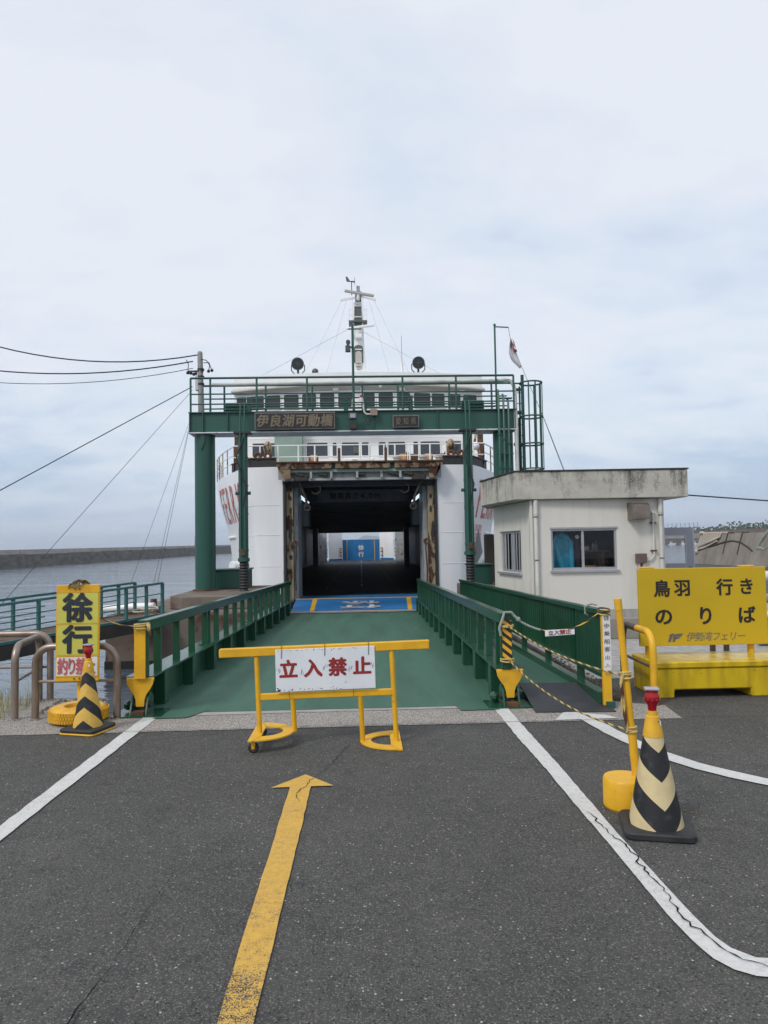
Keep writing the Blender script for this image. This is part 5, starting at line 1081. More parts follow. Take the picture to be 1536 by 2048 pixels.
MB().quad((3.3,14.7,.02),(6.0,14.7,.02),(6.0,17.0,.02),(3.3,17.0,.02)).build('room_floor', M['room'], bo, smooth=0); MB().quad((3.32,16.99,0),(5.99,16.99,0),(5.99,16.99,2.46),(3.32,16.99,2.46)).build('room_lining', M['room'], bo, smooth=0); MB().quad((5.99,14.7,0),(5.99,16.98,0),(5.99,16.98,2.46),(5.99,14.7,2.46)).build('room_lining', M['room'], bo, smooth=0)
slab = MB().prism([(3.09,14.42),(6.57,14.30),(6.60,17.9),(3.12,17.9),(2.78,16.66)],(0,0,2.48),(1,0,0),(0,1,0),(0,0,.56)).build('roof_slab', M['parapet'], bo, bevel=.012, smooth=0)
MB().prism([(3.07,14.40),(6.59,14.28),(6.62,17.92),(3.11,17.92),(2.76,16.67)],(0,0,3.042),(1,0,0),(0,1,0),(0,0,.025)).build('coping', M['dark_steel'], slab, smooth=0)
# front sliding window
wi = MB(); 
for a in ((WX0,WX1,WZ0,WZ0+.05),(WX0,WX1,WZ1-.04,WZ1),(WX0,WX0+.04,WZ0+.05,WZ1-.04),(WX1-.04,WX1,WZ0+.05,WZ1-.04)): wi.box(a[0],a[1],YF+.03,YF+.10,a[2],a[3])
win = wi.build('window', M['alu'], bo, smooth=0)
MB().box(4.46,4.51,YF+.04,YF+.075,WZ0+.05,WZ1-.04).build('mullion', M['alu'], win, smooth=0); MB().box(WX0-.03,WX1+.03,YF-.05,YF+.03,WZ0-.045,WZ0-.002).build('sill', M['alu'], win, smooth=0)
MB().quad((WX0+.04,YF+.055,WZ0+.05),(4.46,YF+.055,WZ0+.05),(4.46,YF+.055,WZ1-.04),(WX0+.04,YF+.055,WZ1-.04)).build('pane', M['glass'], win, smooth=0); MB().quad((4.51,YF+.065,WZ0+.05),(WX1-.04,YF+.065,WZ0+.05),(WX1-.04,YF+.065,WZ1-.04),(4.51,YF+.065,WZ1-.04)).build('pane', M['glass'], win, smooth=0)
MB().box(WX0-.02,WX1+.02,YF-.02,YF-.003,WZ1+.002,WZ1+.035).build('head_trim', M['alu'], win, smooth=0)
# side window with bars
def sp(y, z, off): a = sidept(y, off); return (a[0], a[1], z)
sw2 = MB()
for y0,y1,z0,z1 in ((SW0,SW1,SZ0,SZ0+.05),(SW0,SW1,SZ1-.05,SZ1),(SW0,SW0+.05,SZ0+.05,SZ1-.05),(SW1-.05,SW1,SZ0+.05,SZ1-.05),(15.86,15.93,SZ0+.05,SZ1-.05)):
    a, b = sidept(y0,.05), sidept(y1,.05); sw2.prism([a,b,(b[0]+.06,b[1]),(a[0]+.06,a[1])],(0,0,z0),(1,0,0),(0,1,0),(0,0,z1-z0))
swn = sw2.build('window', M['alu'], bo, smooth=0)
MB().quad(sp(SW0+.05,SZ0+.05,.08),sp(SW1-.05,SZ0+.05,.08),sp(SW1-.05,SZ1-.05,.08),sp(SW0+.05,SZ1-.05,.08)).build('pane', M['glass'], swn, smooth=0)
for y in (15.33,15.5,15.68,16.05,16.22,16.42): MB().cyl(sp(y,SZ0+.04,.02),sp(y,SZ1-.04,.02),.012,n=6).build('bar', M['alu'], swn)
MB().prism([sidept(SW0-.05,-.06),sidept(SW1+.05,-.06),sidept(SW1+.05,.0),sidept(SW0-.05,.0)],(0,0,SZ0-.05),(1,0,0),(0,1,0),(0,0,.045)).build('sill', M['alu'], swn, smooth=0)
MB().box(X0-.03,X0+.02,YF-.02,YF+.16,0,2.47).build('corner_pilaster', M['stucco'], bo, smooth=0)
def downpipe(x, lab):
    d_ = MB().cyl((x,YF-.05,.0),(x,YF-.05,2.30),.038,n=14).build('downpipe', M['pvc'], bo); MB().cyl((x,YF-.05,2.18),(x,YF-.05,2.47),.046,n=14).build('collar', M['pvc'], d_)
    for z in (2.12,1.25): MB().cyl((x,YF-.05,z),(x,YF-.05,z+.025),.045,n=14).build('clip', M['bronze'], d_)
downpipe(3.52,''); downpipe(6.06,'')
vh = MB().prism([(0,0),(0,.30),(-.10,.33),(-.20,.30),(-.24,.22),(-.24,.0)],(5.42,YF-.004,2.05),(0,1,0),(0,0,1),(.36,0,0)).build('vent_hood', M['bronze'], bo, bevel=.006); MB().box(5.405,5.435,YF-.25,YF-.002,2.04,2.39).build('side_plate', M['bronze'], vh, smooth=0)
mb_ = MB().box(5.53,5.74,YF-.10,YF-.002,1.17,1.36).build('meter_box', M['brown_box'], bo, bevel=.006); MB().tube([(5.74,YF-.04,1.22),(5.85,YF-.04,1.24),(5.91,YF-.04,1.32),(5.91,YF-.04,1.95)],.016,8).build('conduit', M['pvc'], mb_); MB().tube([(5.91,YF-.04,1.95),(5.91,YF-.04,2.16)],.026,8).build('conduit', M['pvc'], mb_); MB().sphere((5.91,YF-.04,2.18),.04,8,6).build('conduit_cap', M['pvc'], mb_)
for z in (1.40,1.96): MB().box(5.85,5.97,YF-.06,YF-.002,z,z+.03).build('pipe_clip', M['rust'], mb_, smooth=0)
for x in (5.59,5.64,5.69): MB().cyl((x,YF-.05,.5),(x,YF-.05,1.168),.014,n=8).build('conduit', M['pvc'] if x != 5.64 else M['cable'], mb_)
# the open door at the back corner
dr = MB(); 
DX0, DX1, DY = 6.62, 7.42, 16.0
for a in ((DX0,DX1,0.05,1.10),(DX0,DX1,1.72,1.90),(DX0,DX0+.12,1.10,1.72),(DX1-.17,DX1,1.10,1.72)): dr.box(a[0],a[1],DY,DY+.04,a[2],a[3])
door = dr.build('door', M['door_grey'], bo, smooth=0); MB().quad((DX0+.12,DY+.02,1.1),(DX1-.17,DY+.02,1.1),(DX1-.17,DY+.02,1.72),(DX0+.12,DY+.02,1.72)).build('pane', M['glass'], door, smooth=0)
for a in ((DX0+.11,DX1-.16,1.09,1.11),(DX0+.11,DX1-.16,1.71,1.73),(DX1-.18,DX1-.16,1.11,1.71)): MB().box(a[0],a[1],DY-.008,DY-.002,a[2],a[3]).build('glazing_bead', M['alu'], door, smooth=0)
kn = MB().cyl((DX1-.08,DY-.06,1.0),(DX1-.08,DY-.002,1.0),.025,n=10).build('handle', M['bronze'], door); MB().box(6.15,DX0,15.96,16.05,.05,1.95).build('door_frame', M['door_grey'], door, smooth=0); MB().box(DX1,DX1+.025,DY,DY+.04,.05,1.90).build('door_edge', M['alu'], door, smooth=0)
# inside the booth
rc = thing('raincoat', (4.1,14.95,1.9), 'bright blue raincoat hanging behind the left half of the booth window', 'coat')
pr_ = []; cols_ = 40; rows_ = 12
rq = MB(); prof = [(1.80,.07),(1.77,.12),(1.72,.165),(1.64,.18),(1.5,.175),(1.35,.18),(1.2,.19),(1.05,.20),(.95,.205)]
for z, w_ in prof: pr_.append([(4.12+1.22*w_*math.cos(2*PI*i/cols_)*(1+.10*math.sin(5*2*PI*i/cols_+z*3)), 14.92+.09*math.sin(2*PI*i/cols_)*(1+.55*math.sin(4*2*PI*i/cols_+z*7)), z) for i in range(cols_)])
rq.add([p for r in pr_ for p in r], [(i*cols_+j, i*cols_+(j+1)%cols_, (i+1)*cols_+(j+1)%cols_, (i+1)*cols_+j) for i in range(len(prof)-1) for j in range(cols_)])
rq.build('body', M['raincoat'], rc, smooth=50)
MB().tube([(4.22,14.86,1.75),(4.32,14.84,1.6),(4.33,14.85,1.3),(4.34,14.84,1.08)],[.05,.06,.06,.05],10).build('sleeve', M['raincoat'], rc); MB().tube([(4.02,14.86,1.75),(3.93,14.84,1.6),(3.92,14.85,1.3),(3.93,14.84,1.08)],[.05,.06,.06,.05],10).build('sleeve', M['raincoat'], rc)
MB().sphere((4.12,14.88,1.77),.10,12,8,(1,.7,.8)).build('hood', M['raincoat'], rc); MB().tube([(4.12,14.93,1.86),(4.12,14.95,1.98)],.008,6).build('hanger_hook', M['alu'], rc)
jk = thing('jacket', (4.38,14.98,1.85), 'dark jacket hanging beside the blue raincoat in the booth', 'coat')
MB().tube([(4.44,14.99,1.8),(4.45,14.99,1.7),(4.46,14.99,1.4),(4.46,14.99,1.0)],[.04,.11,.11,.12],14).build('body', M['jacket'], jk); MB().sphere((4.47,14.88,1.72),.045,8,6,(1,.5,1)).build('collar', M['white_film'], jk)
sh = thing('shelf', (4.9,15.6,1.3), 'dark shelf with small goods seen through the booth window', 'shelf')
MB().box(4.55,5.35,15.5,15.8,1.40,1.43).build('board', M['cardboard'], sh, smooth=0); MB().box(5.20,5.23,15.5,15.8,.6,1.40).build('upright', M['cardboard'], sh, smooth=0); MB().box(4.56,4.59,15.5,15.8,.6,1.40).build('upright', M['cardboard'], sh, smooth=0)
tag(MB().box(4.70,4.92,15.52,15.7,1.432,1.52).build('basket', M['white_film'], bevel=.01, origin=(4.8,15.6,1.43)), 'small pale basket on the booth shelf', 'basket')
for i, (x, h_, m_, lb) in enumerate(((4.68,.14,'lens_cap','thin pale bottle at the left end of the booth shelf'),(4.78,.13,'yellow_plastic','yellow bottle behind the basket on the booth shelf'),(5.08,.17,'white_film','white spray can on the booth shelf'),(5.14,.18,'lens_cap','tall pale can at the right end of the booth shelf'))):
    b = thing('bottle', (x,15.74,1.432), lb, 'bottle', 'bottles on the booth shelf')
    MB().lathe([(.035,0),(.035,h_*.7),(.015,h_*.82),(.015,h_)],(x,15.74,1.432),12).build('body', M[m_], b); MB().cyl((x,15.74,1.432+h_),(x,15.74,1.45+h_),.017,n=10).build('cap', M['red_letter'] if i == 2 else M['white_film'], b)
ds = thing('desk', (4.9,15,.9), 'low desk behind the right half of the booth window', 'desk'); MB().box(4.45,5.9,14.85,15.35,.98,1.02).build('top', M['cardboard'], ds, smooth=0); MB().box(4.5,4.56,14.9,15.3,.02,.98).build('leg', M['alu'], ds, smooth=0); MB().box(5.8,5.86,14.9,15.3,.02,.98).build('leg', M['alu'], ds, smooth=0)
tag(MB().box(4.58,4.86,14.9,15.1,1.022,1.12).build('carton', M['cardboard'], bevel=.004, origin=(4.7,15,1.02)), 'small brown carton on the booth desk', 'box')
tag(MB().prism([(0,0),(.24,.0),(.2,.07),(.04,.07)],(4.98,15.2,1.022),(1,0,0),(0,0,1),(0,.12,0)).build('helmet_case', M['white_film'], origin=(5.1,15.2,1.02)), 'pale shallow case at the back of the booth desk', 'case')
cable_b = MB().tube([(6.5,14.6,2.55),(8.5,14.4,2.36),(12,14,2.2)], .014, 6); tag(cable_b.build('overhead_cable', M['cable'], origin=(6.5,14.6,2.55)), 'single dark cable leaving the right side of the booth roof', 'cable')

# ================================================================== GANGWAY ON THE LEFT
gw = thing('gangway', (-6,12,0), 'weathered plank gangway with teal railings over the harbour water', 'gangway')
A0, A1 = Vector((-9.55,6.1,-.28)), Vector((-4.22,15.55,.22))            # right edge, near to far
gd_ = (A1-A0).normalized(); gp = Vector((-gd_.y, gd_.x, 0)).normalized()*.80   # towards the left edge
Lg = (A1-A0).length
npl = int(Lg/.19)
for i in range(npl):
    a = A0 + gd_*(i*.19+.004); b = A0 + gd_*(i*.19+.182); dzp = Vector((0,0,rng.uniform(-.006,.006))); e0 = -gp*rng.uniform(.0,.03); up_ = Vector((0,0,.035))
    q = MB(); P = [a+e0, b+e0, b+gp, a+gp]; q.add([p+dzp+up_ for p in P]+[p+dzp for p in P], [(0,1,2,3),(7,6,5,4),(1,0,4,5),(2,1,5,6),(3,2,6,7),(0,3,7,4)]); q.build('plank', M['wood'], gw, smooth=0)
for off in (Vector((0,0,0)), gp):
    MB().beam(A0+off+Vector((0,0,-.13)), A1+off+Vector((0,0,-.13)), .09, .24).build('side_beam', M['dark_steel'], gw, bevel=.004)
    MB().beam(A0+off*1.02+Vector((0,0,.03)), A1+off*1.02+Vector((0,0,.03)), .06, .05).build('edge_strip', M['green_old'], gw, smooth=0)
for k, off in enumerate((Vector((0,0,0)), gp)):
    hr = .68; rl = MB().beam(A0+off+Vector((0,0,hr)), A1+off+Vector((0,0,hr)), .055, .045).build('handrail', M['green_old'], gw, bevel=.004)
    pm = MB().box(-.032,.032,-.025,.025,0,hr).mesh('rail_post', M['green_old'], bevel=.003)
    npst = 11
    for i in range(npst+1): 
        p = A0 + gd_*(Lg*(i+(.0 if k == 0 else .08))/npst); p = p if (p-A0).length <= Lg else A1
        place('rail_post', pm, rl, p+off, (0,0,math.atan2(gd_.y,gd_.x)-PI/2))
    place('rail_post', pm, rl, A1+off-gd_*.45, (0,0,0))
    for hz_ in (.26,.46):
        for i in range(npst):
            if (i+k) % 4 == 2 and hz_ < .3: continue
            a = A0 + gd_*(Lg*i/npst); b = A0 + gd_*(Lg*(i+1)/npst - (.25 if (i+k)%3==0 else 0)); MB().tube([a+off+Vector((0,0,hz_)), b+off+Vector((0,0,hz_))], .011, 6).build('thin_bar', M['green_old'], rl)
rp_ = thing('rope_bundle', (-4.7,15.7,.25), 'pale rope and white fender lying at the far end of the gangway', 'rope')
MB().tube([(-5.9,16.4,.30),(-5.3,16.4,.33),(-4.6,16.3,.36)],[.07,.10,.08],12).build('fender', M['ship_white'], rp_)
for i in range(7):
    c_ = Vector((-5.0+rng.uniform(-.35,.45), 15.9+rng.uniform(-.2,.2), .28+rng.uniform(0,.05))); MB().torus(c_, rng.uniform(.12,.22), .022, Matrix.Rotation(rng.uniform(-.25,.25),3,'X'), 18, 6).build('coil', M['rope_white'], rp_)
MB().box(-4.9,-4.4,15.7,16.1,.2,.27).build('timber', M['rust'], rp_, bevel=.01)
mw = thing('mooring_post', (-4.55,16.6,.18), 'rusty steel bitt with green plate beside the pier block', 'bitt'); MB().box(-4.85,-4.55,16.3,16.9,.185,.34).build('base', M['green_old'], mw, bevel=.01); MB().cyl((-4.7,16.6,.34),(-4.7,16.6,.5),.07,n=12).build('post', M['rust'], mw)

# ================================================================== PIPE GUARD HOOPS
def hoop(p, q_, h_, r, label, m1, m2=None, rb=.16, bar=.36):
    p, q_ = Vector(p), Vector(q_); d_ = (q_-p).normalized()
    t = thing('guard_hoop', p, label, 'barrier', 'bent pipe guard hoops on the quay edge')
    pts = [p, p+Vector((0,0,h_-rb))]
    for a in range(15,91,15): pts.append(p + d_*(rb*(1-math.cos(rad(a)))) + Vector((0,0,h_-rb+rb*math.sin(rad(a)))))
    Lh = [Vector(x) for x in pts]
    pts2 = [q_, q_+Vector((0,0,h_-rb))]
    for a in range(15,91,15): pts2.append(q_ - d_*(rb*(1-math.cos(rad(a)))) + Vector((0,0,h_-rb+rb*math.sin(rad(a)))))
    if m2 is None: MB().tube(Lh + list(reversed(pts2)), r, 16).build('bent_pipe', M[m1], t)
    else:
        mid = (Lh[-1]*.45+pts2[-1]*.55)
        MB().tube(Lh + [mid], r, 16).build('bent_pipe', M[m1], t); MB().tube([mid]+list(reversed(pts2)), r*1.005, 16).build('yellow_bent_pipe', M[m2], t)
    MB().tube([p+Vector((0,0,bar)), q_+Vector((0,0,bar))], r*.42, 10).build('cross_bar', M[m1], t)
    for x in (p, q_): MB().cyl(x, x+Vector((0,0,.012)), r*1.7, n=16).build('foot_stain', M['rust'] if m2 else M['aggregate'], t)
    return t
hoop((-3.335,7.12,0), (-3.48,7.98,0), .70, .034, 'brown steel guard hoop set end on at the left quay corner', 'steel')
hoop((-3.14,7.12,0), (-2.36,7.10,0), .69, .034, 'brown steel guard hoop behind the tall yellow slow sign', 'steel')
hoop((-3.38,8.02,0), (-5.3,8.04,0), .72, .034, 'brown steel guard hoop running out of frame at the far left', 'steel')
hoop((2.88,8.0,0), (2.85,7.10,0), .70, .036, 'guard hoop half brown and half yellow beside the yellow base', 'brown_steel', 'yellow_rusty', .17)

# ================================================================== SLOW SIGN ON A TYRE
ss = thing('slow_sign', (-2.69,7.0,0), 'tall yellow slow sign standing in a yellow painted tyre', 'sign')
ty = MB().lathe([(.12,.012),(.20,.0),(.245,.015),(.262,.05),(.262,.10),(.245,.135),(.20,.152),(.13,.145),(.115,.10),(.115,.05),(.12,.012)], (-2.69,7.02,0.004), 40).build('tyre', M['yellow_plastic'], ss, smooth=60)
trd = MB()
for i in range(64):
    a = 2*PI*i/64
    for z, k in ((.045,0),(.08,.5),(.113,0)): 
        aa = a + k*2*PI/64; trd.cbox((-2.69+.263*math.cos(aa),7.02+.263*math.sin(aa),z),(.010,.019,.026),Matrix.Rotation(aa,3,'Z'))
t_ = trd.build('tread_blocks', M['yellow_plastic'], ty, smooth=0); t_['kind'] = 'stuff'
MB().cyl((-2.69,7.02,.0),(-2.69,7.02,.118),.118,n=28).build('concrete_fill', M['yellow_plastic'], ss)
MB().cyl((-2.68,7.02,.1),(-2.675,7.02,1.28),.026,n=14).build('post', M['yellow'], ss)
def sbox(x0,x1,z0,z1,t0,t1):  # board leans very slightly to the right at the top
    k = .012; return [(x0+k*z0,6.972-t0,z0),(x1+k*z0,6.972-t0,z0),(x1+k*z1,6.972-t0,z1),(x0+k*z1,6.972-t0,z1),(x0+k*z0,6.972-t1,z0),(x1+k*z0,6.972-t1,z0),(x1+k*z1,6.972-t1,z1),(x0+k*z1,6.972-t1,z1)]
F6 = [(0,1,2,3),(7,6,5,4),(1,0,4,5),(2,1,5,6),(3,2,6,7),(0,3,7,4)]
bd = MB().add(sbox(-2.89,-2.487,.385,1.285,0,.02), F6).build('board', M['yellow'], ss, bevel=.003)
for z0, z1, m_ in ((.925,1.21,'lemon'),(.63,.915,'lemon'),(.435,.61,'white_film')):
    MB().add(sbox(-2.878,-2.50,z0,z1,.0205,.023), F6).build('panel', M[m_], bd, smooth=0)
for z in (.918,.62,1.215,.432): MB().add(sbox(-2.885,-2.492,z-.004,z+.004,.0205,.0245), F6).build('joint_strip', M['yellow_rusty'], bd, smooth=0)
q = MB(); q.glyph('徐', (-2.675,6.945,1.068), (1,0,0), (.012,0,1), .232, .245, 2); q.glyph('行', (-2.678,6.945,.772), (1,0,0), (.012,0,1), .228, .24, 2); q.build('lettering', M['navy_letter'], bd, smooth=0)
q = MB()
for i, ch in enumerate('釣り禁止'): q.glyph(ch, (-2.815+i*.085,6.945,.522), (1,0,0), (.012,0,1), .082, .145, 1)
q.build('lettering', M['red_faded'], bd, smooth=0)
for x, z in ((-2.70,1.245),(-2.66,1.245),(-2.71,.41),(-2.66,.41)): MB().cyl((x,6.953,z),(x,6.944,z),.007,n=8).build('screw', M['rust'], bd)
def striped_rope(pts, r, n=8, pitch=.5):
    # resample, so that the helix of black strands is even
    P = [Vector(p) for p in pts]; S = []
    for a, b in zip(P, P[1:]):
        k = max(1, int((b-a).length/.012)); S += [a.lerp(b, i/k) for i in range(k)]
    S.append(P[-1]); return MB().tube(S, r, n, twist=pitch, stripes=1)
RM = [M['rope_pale'], mat('brown_rope_strand', (0.13, 0.085, 0.035), 0.85)]
YR = [M['yellow_plastic'], M['black_letter']]
def sagpts(p0, p1, sag, n=24):
    p0, p1 = Vector(p0), Vector(p1); return [p0.lerp(p1, i/n) - Vector((0,0,sag*4*(i/n)*(1-i/n))) for i in range(n+1)]
rk = thing('rope_knot', (-2.67,6.98,1.29), 'yellow and black rope knotted over the top of the slow sign', 'rope')
for i in range(4):
    a = -2.71+i*.02; striped_rope([(a-.02,6.94,1.27),(a,6.93,1.31+.01*(i%3)),(a+.03,6.96,1.325),(a+.06,7.01,1.30),(a+.05,7.03,1.26)], .009).build('rope_loop', RM, rk)
striped_rope([(-2.77,6.945,1.26),(-2.74,6.94,1.29),(-2.70,6.94,1.30)], .009).build('rope_loop', YR, rk)
r1_ = thing('striped_rope', (-2.3,7.1,.9), 'yellow and black rope strung from the slow sign to the yellow post', 'rope')
striped_rope(sagpts((-2.49,7.02,.965),(-2.10,7.14,.865),.03), .0065).build('rope_line', RM, r1_)
for z in (.87,.845,.885): MB().torus((-2.15,7.18,z), .068, .008, Matrix.Rotation(rng.uniform(-.15,.15),3,'X') @ Matrix.Rotation(rng.uniform(-.1,.1),3,'Y'), 20, 6).build('rope_turn', M['rope_pale'], r1_)
for i in range(4): striped_rope([(-2.09+.01*i,7.13,.89),(-2.07+.008*i,7.11,.86-.01*i),(-2.075+.01*i,7.12,.82-.015*i)], .0065).build('rope_tail', RM, r1_)

# ================================================================== CONES
def cone(loc, hz_, r0, r1, zc0, zc1, body, base_layers, yaw, label, lampz):
    t = thing('traffic_cone', loc, label, 'traffic cone', 'chevron cones with red lamps')
    x, y, _ = loc
    def rz(z): return r0 + (r1-r0)*(z-zc0)/(hz_-zc0)
    pr = [(rz(zc0),zc0)]+[(rz(zc0+(zc1-zc0)*i/24),zc0+(zc1-zc0)*i/24) for i in range(1,25)]
    b_ = MB().lathe(pr, (x,y,0), 40).build('cone_body', body, t, smooth=60)
    MB().lathe([(rz(zc1)+.004,zc1-.004),(rz(hz_-.03)+.005,hz_-.03),(rz(hz_-.03)-.002,hz_-.025),(rz(hz_)+.001,hz_)], (x,y,0), 32).build('collar', M['yellow_plastic'], t, smooth=40)
    for (hw, z0, z1, m_) in base_layers:
        c_ = MB(); ch = hw*.22; pts = [(-hw+ch,-hw),(hw-ch,-hw),(hw-ch*.3,-hw+ch*.3),(hw,-hw+ch),(hw,hw-ch),(hw-ch*.3,hw-ch*.3),(hw-ch,hw),(-hw+ch,hw),(-hw+ch*.3,hw-ch*.3),(-hw,hw-ch),(-hw,-hw+ch),(-hw+ch*.3,-hw+ch*.3)]
        R_ = Matrix.Rotation(yaw,3,'Z'); pts = [(R_ @ Vector((a,b,0)))[:2] for a,b in pts]
        c_.prism(pts, (x,y,z0), (1,0,0), (0,1,0), (0,0,z1-z0)).build('base', M[m_], t, bevel=.008, smooth=30)
    lp = MB().lathe([(.022,hz_),(.025,hz_+.03),(.036,hz_+.045),(.041,hz_+.065),(.040,hz_+.085),(.033,hz_+.098),(.034,hz_+.108),(.036,hz_+.115)], (x,y,0), 20).build('lamp', M['red_lens'], t, smooth=40)
    for i in range(10):
        a = 2*PI*i/10; MB().sphere((x+.040*math.cos(a),y+.040*math.sin(a),hz_+.062), .0075, 6, 5).build('lens_bump', M['red_lens'], lp)
    MB().cbox((x,y,hz_+.120),(.078,.062,.012),Euler((0,0,yaw))).build('lamp_cap', M['lens_cap'], lp, bevel=.003)
    return t
cr1 = cone((1.615,4.06,0), .655, .147, .026, .035, .520, M['cone_cream'], [(.185,.0,.04,'black_rubber')], rad(-14), 'near cone with cream and black chevrons and a red lamp', .7)
MB().add([(1.628,4.021,.578),(1.650,4.028,.578),(1.649,4.030,.604),(1.627,4.023,.604)], [(0,1,2,3)]).build('price_sticker', M['white_film'], cr1, smooth=0)
MB().add([(1.628,4.0195,.597),(1.638,4.0225,.597),(1.638,4.0235,.603),(1.628,4.0205,.603)], [(0,1,2,3)]).build('sticker_mark', M['navy_letter'], cr1, smooth=0)
cl1 = cone((-2.455,6.62,0), .645, .128, .026, .045, .53, M['cone_yellow'], [(.178,.02,.05,'black_rubber'),(.180,.0,.019,'yellow_plastic')], rad(-17), 'small cone with yellow and black chevrons before the slow sign', .6)
MB().add([(-2.447,6.580,.575),(-2.428,6.583,.575),(-2.429,6.585,.595),(-2.448,6.582,.595)], [(0,1,2,3)]).build('sticker', M['white_film'], cl1, smooth=0)

# ================================================================== ROPE STANCHION
st = thing('rope_stanchion', (1.58,4.43,0), 'leaning yellow pole set in a yellow concrete drum', 'pole')
MB().lathe([(.128,.0),(.135,.012),(.133,.165),(.126,.178)], (1.58,4.42,0), 36).build('drum', M['yellow'], st, smooth=30)
P0, P1 = Vector((1.655,4.44,.17)), Vector((1.575,4.44,1.245))
MB().cyl(P0, P0.lerp(P1,.28), .0255, n=16).build('sleeve', M['yellow_plastic'], st); MB().cyl(P0.lerp(P1,.27), P1, .0205, n=16).build('pole', M['yellow'], st); MB().cyl(P0.lerp(P1,.94), P1+Vector((-.001,0,.006)), .0235, n=16).build('cap', M['yellow_plastic'], st)
def onpole(z): return P0.lerp(P1, (z-P0.z)/(P1.z-P0.z))
rs = thing('striped_rope', (1.6,4.44,.7), 'brown striped rope wound round the leaning yellow pole', 'rope')
for z in (.80,.785,.77,.47,.455,.44): 
    c_ = onpole(z); MB().torus(c_, .029, .007, Matrix.Rotation(rng.uniform(-.3,.3),3,'X') @ Matrix.Rotation(rng.uniform(-.3,.3),3,'Y'), 18, 6).build('rope_turn', M['rope_pale'], rs)
striped_rope([onpole(.79)+Vector((-.03,-.02,0)), onpole(.74)+Vector((-.045,-.03,0)), onpole(.62)+Vector((-.038,-.02,0)), onpole(.52)+Vector((-.036,-.02,0)), onpole(.45)+Vector((-.03,-.02,0))], .010).build('rope_fall', [M['rope_pale'], M['rust']], rs)
striped_rope([onpole(.80)+Vector((-.02,-.02,0)), onpole(.70)+Vector((-.052,-.03,0)), onpole(.60)+Vector((-.05,-.02,0)), onpole(.47)+Vector((-.032,-.02,0))], .008).build('rope_fall', [M['rope_pale'], M['rust']], rs)
ra_ = thing('striped_rope', (1.5,6,.7), 'upper pale striped rope from the striped post to the leaning pole', 'rope'); striped_rope(sagpts((1.43,7.15,.80), onpole(.785)+Vector((-.03,0,0)), .055, 40), .0065, pitch=.55).build('rope_line', RM, ra_)
rb_ = thing('striped_rope', (1.5,6,.4), 'lower pale striped rope from the striped post to the leaning pole', 'rope'); striped_rope(sagpts((1.43,7.15,.465), onpole(.455)+Vector((-.03,0,0)), .09, 40), .0065, pitch=.55).build('rope_line', RM, rb_)
for rr_, z in ((ra_,.80),(ra_,.785),(rb_,.465),(rb_,.45)): MB().torus((1.425,7.185,z), .065, .008, Matrix.Rotation(rng.uniform(-.12,.12),3,'X'), 20, 6).build('rope_turn', M['rope_pale'], rr_)
rc_ = thing('striped_rope', (1.9,7.1,.8), 'yellow and black rope with a tag strung across the walkway', 'rope')
SP = sagpts((1.52,7.18,.86), (2.30,7.05,.905), .15, 30)
striped_rope(SP[8:], .0075).build('rope_line', YR, rc_); MB().tube(SP[:10], .011, 8).build('grey_rope', M['rope_grey'], rc_)
MB().tube([(1.36,7.14,.70),(1.345,7.13,.78),(1.38,7.13,.87),(1.40,7.15,.925),(1.47,7.16,.925),(1.50,7.17,.89),(1.53,7.17,.86)], .014, 8).build('grey_rope', M['rope_grey'], rc_); MB().sphere((1.54,7.165,.855), .024, 8, 6).build('knot', M['rope_grey'], rc_)
for i in range(5): MB().torus((2.35,7.02,.90+.012*i), .055, .008, Matrix.Rotation(rng.uniform(-.3,.3),3,'X') @ Matrix.Rotation(rng.uniform(-.3,.3),3,'Y'), 16, 6).build('rope_turn', M['rope_pale'] if i%2 else M['dark_steel'], rc_)
MB().tube([(2.36,7.55,.95),(2.33,7.55,.92),(2.33,7.55,.86),(2.36,7.56,.84)], .011, 8).build('rope_hitch', M['rope_grey'], rc_); MB().tube([(2.33,7.6,.93),(2.42,7.6,.955),(2.43,7.5,.95)], .010, 8).build('rope_hitch', M['rope_grey'], rc_)
tg = thing('tag_sign', (1.97,7.1,.72), 'small white keep out tag hanging on the striped walkway rope', 'sign')
MB().add([(1.795,7.125,.685),(2.075,7.085,.705),(2.075,7.085,.760),(1.795,7.125,.745),(1.795,7.131,.685),(2.075,7.091,.705),(2.075,7.091,.760),(1.795,7.131,.745)], F6).build('board', M['white_board'], tg, smooth=0)
q = MB()
for i, ch in enumerate('立入禁止'): q.glyph(ch, (1.848+i*.056,7.113-i*.008,.7185+i*.0045), (.99,-.142,.05), (0,0,1), .047, .042, 1)
q.build('lettering', M['red_letter'], tg, smooth=0)

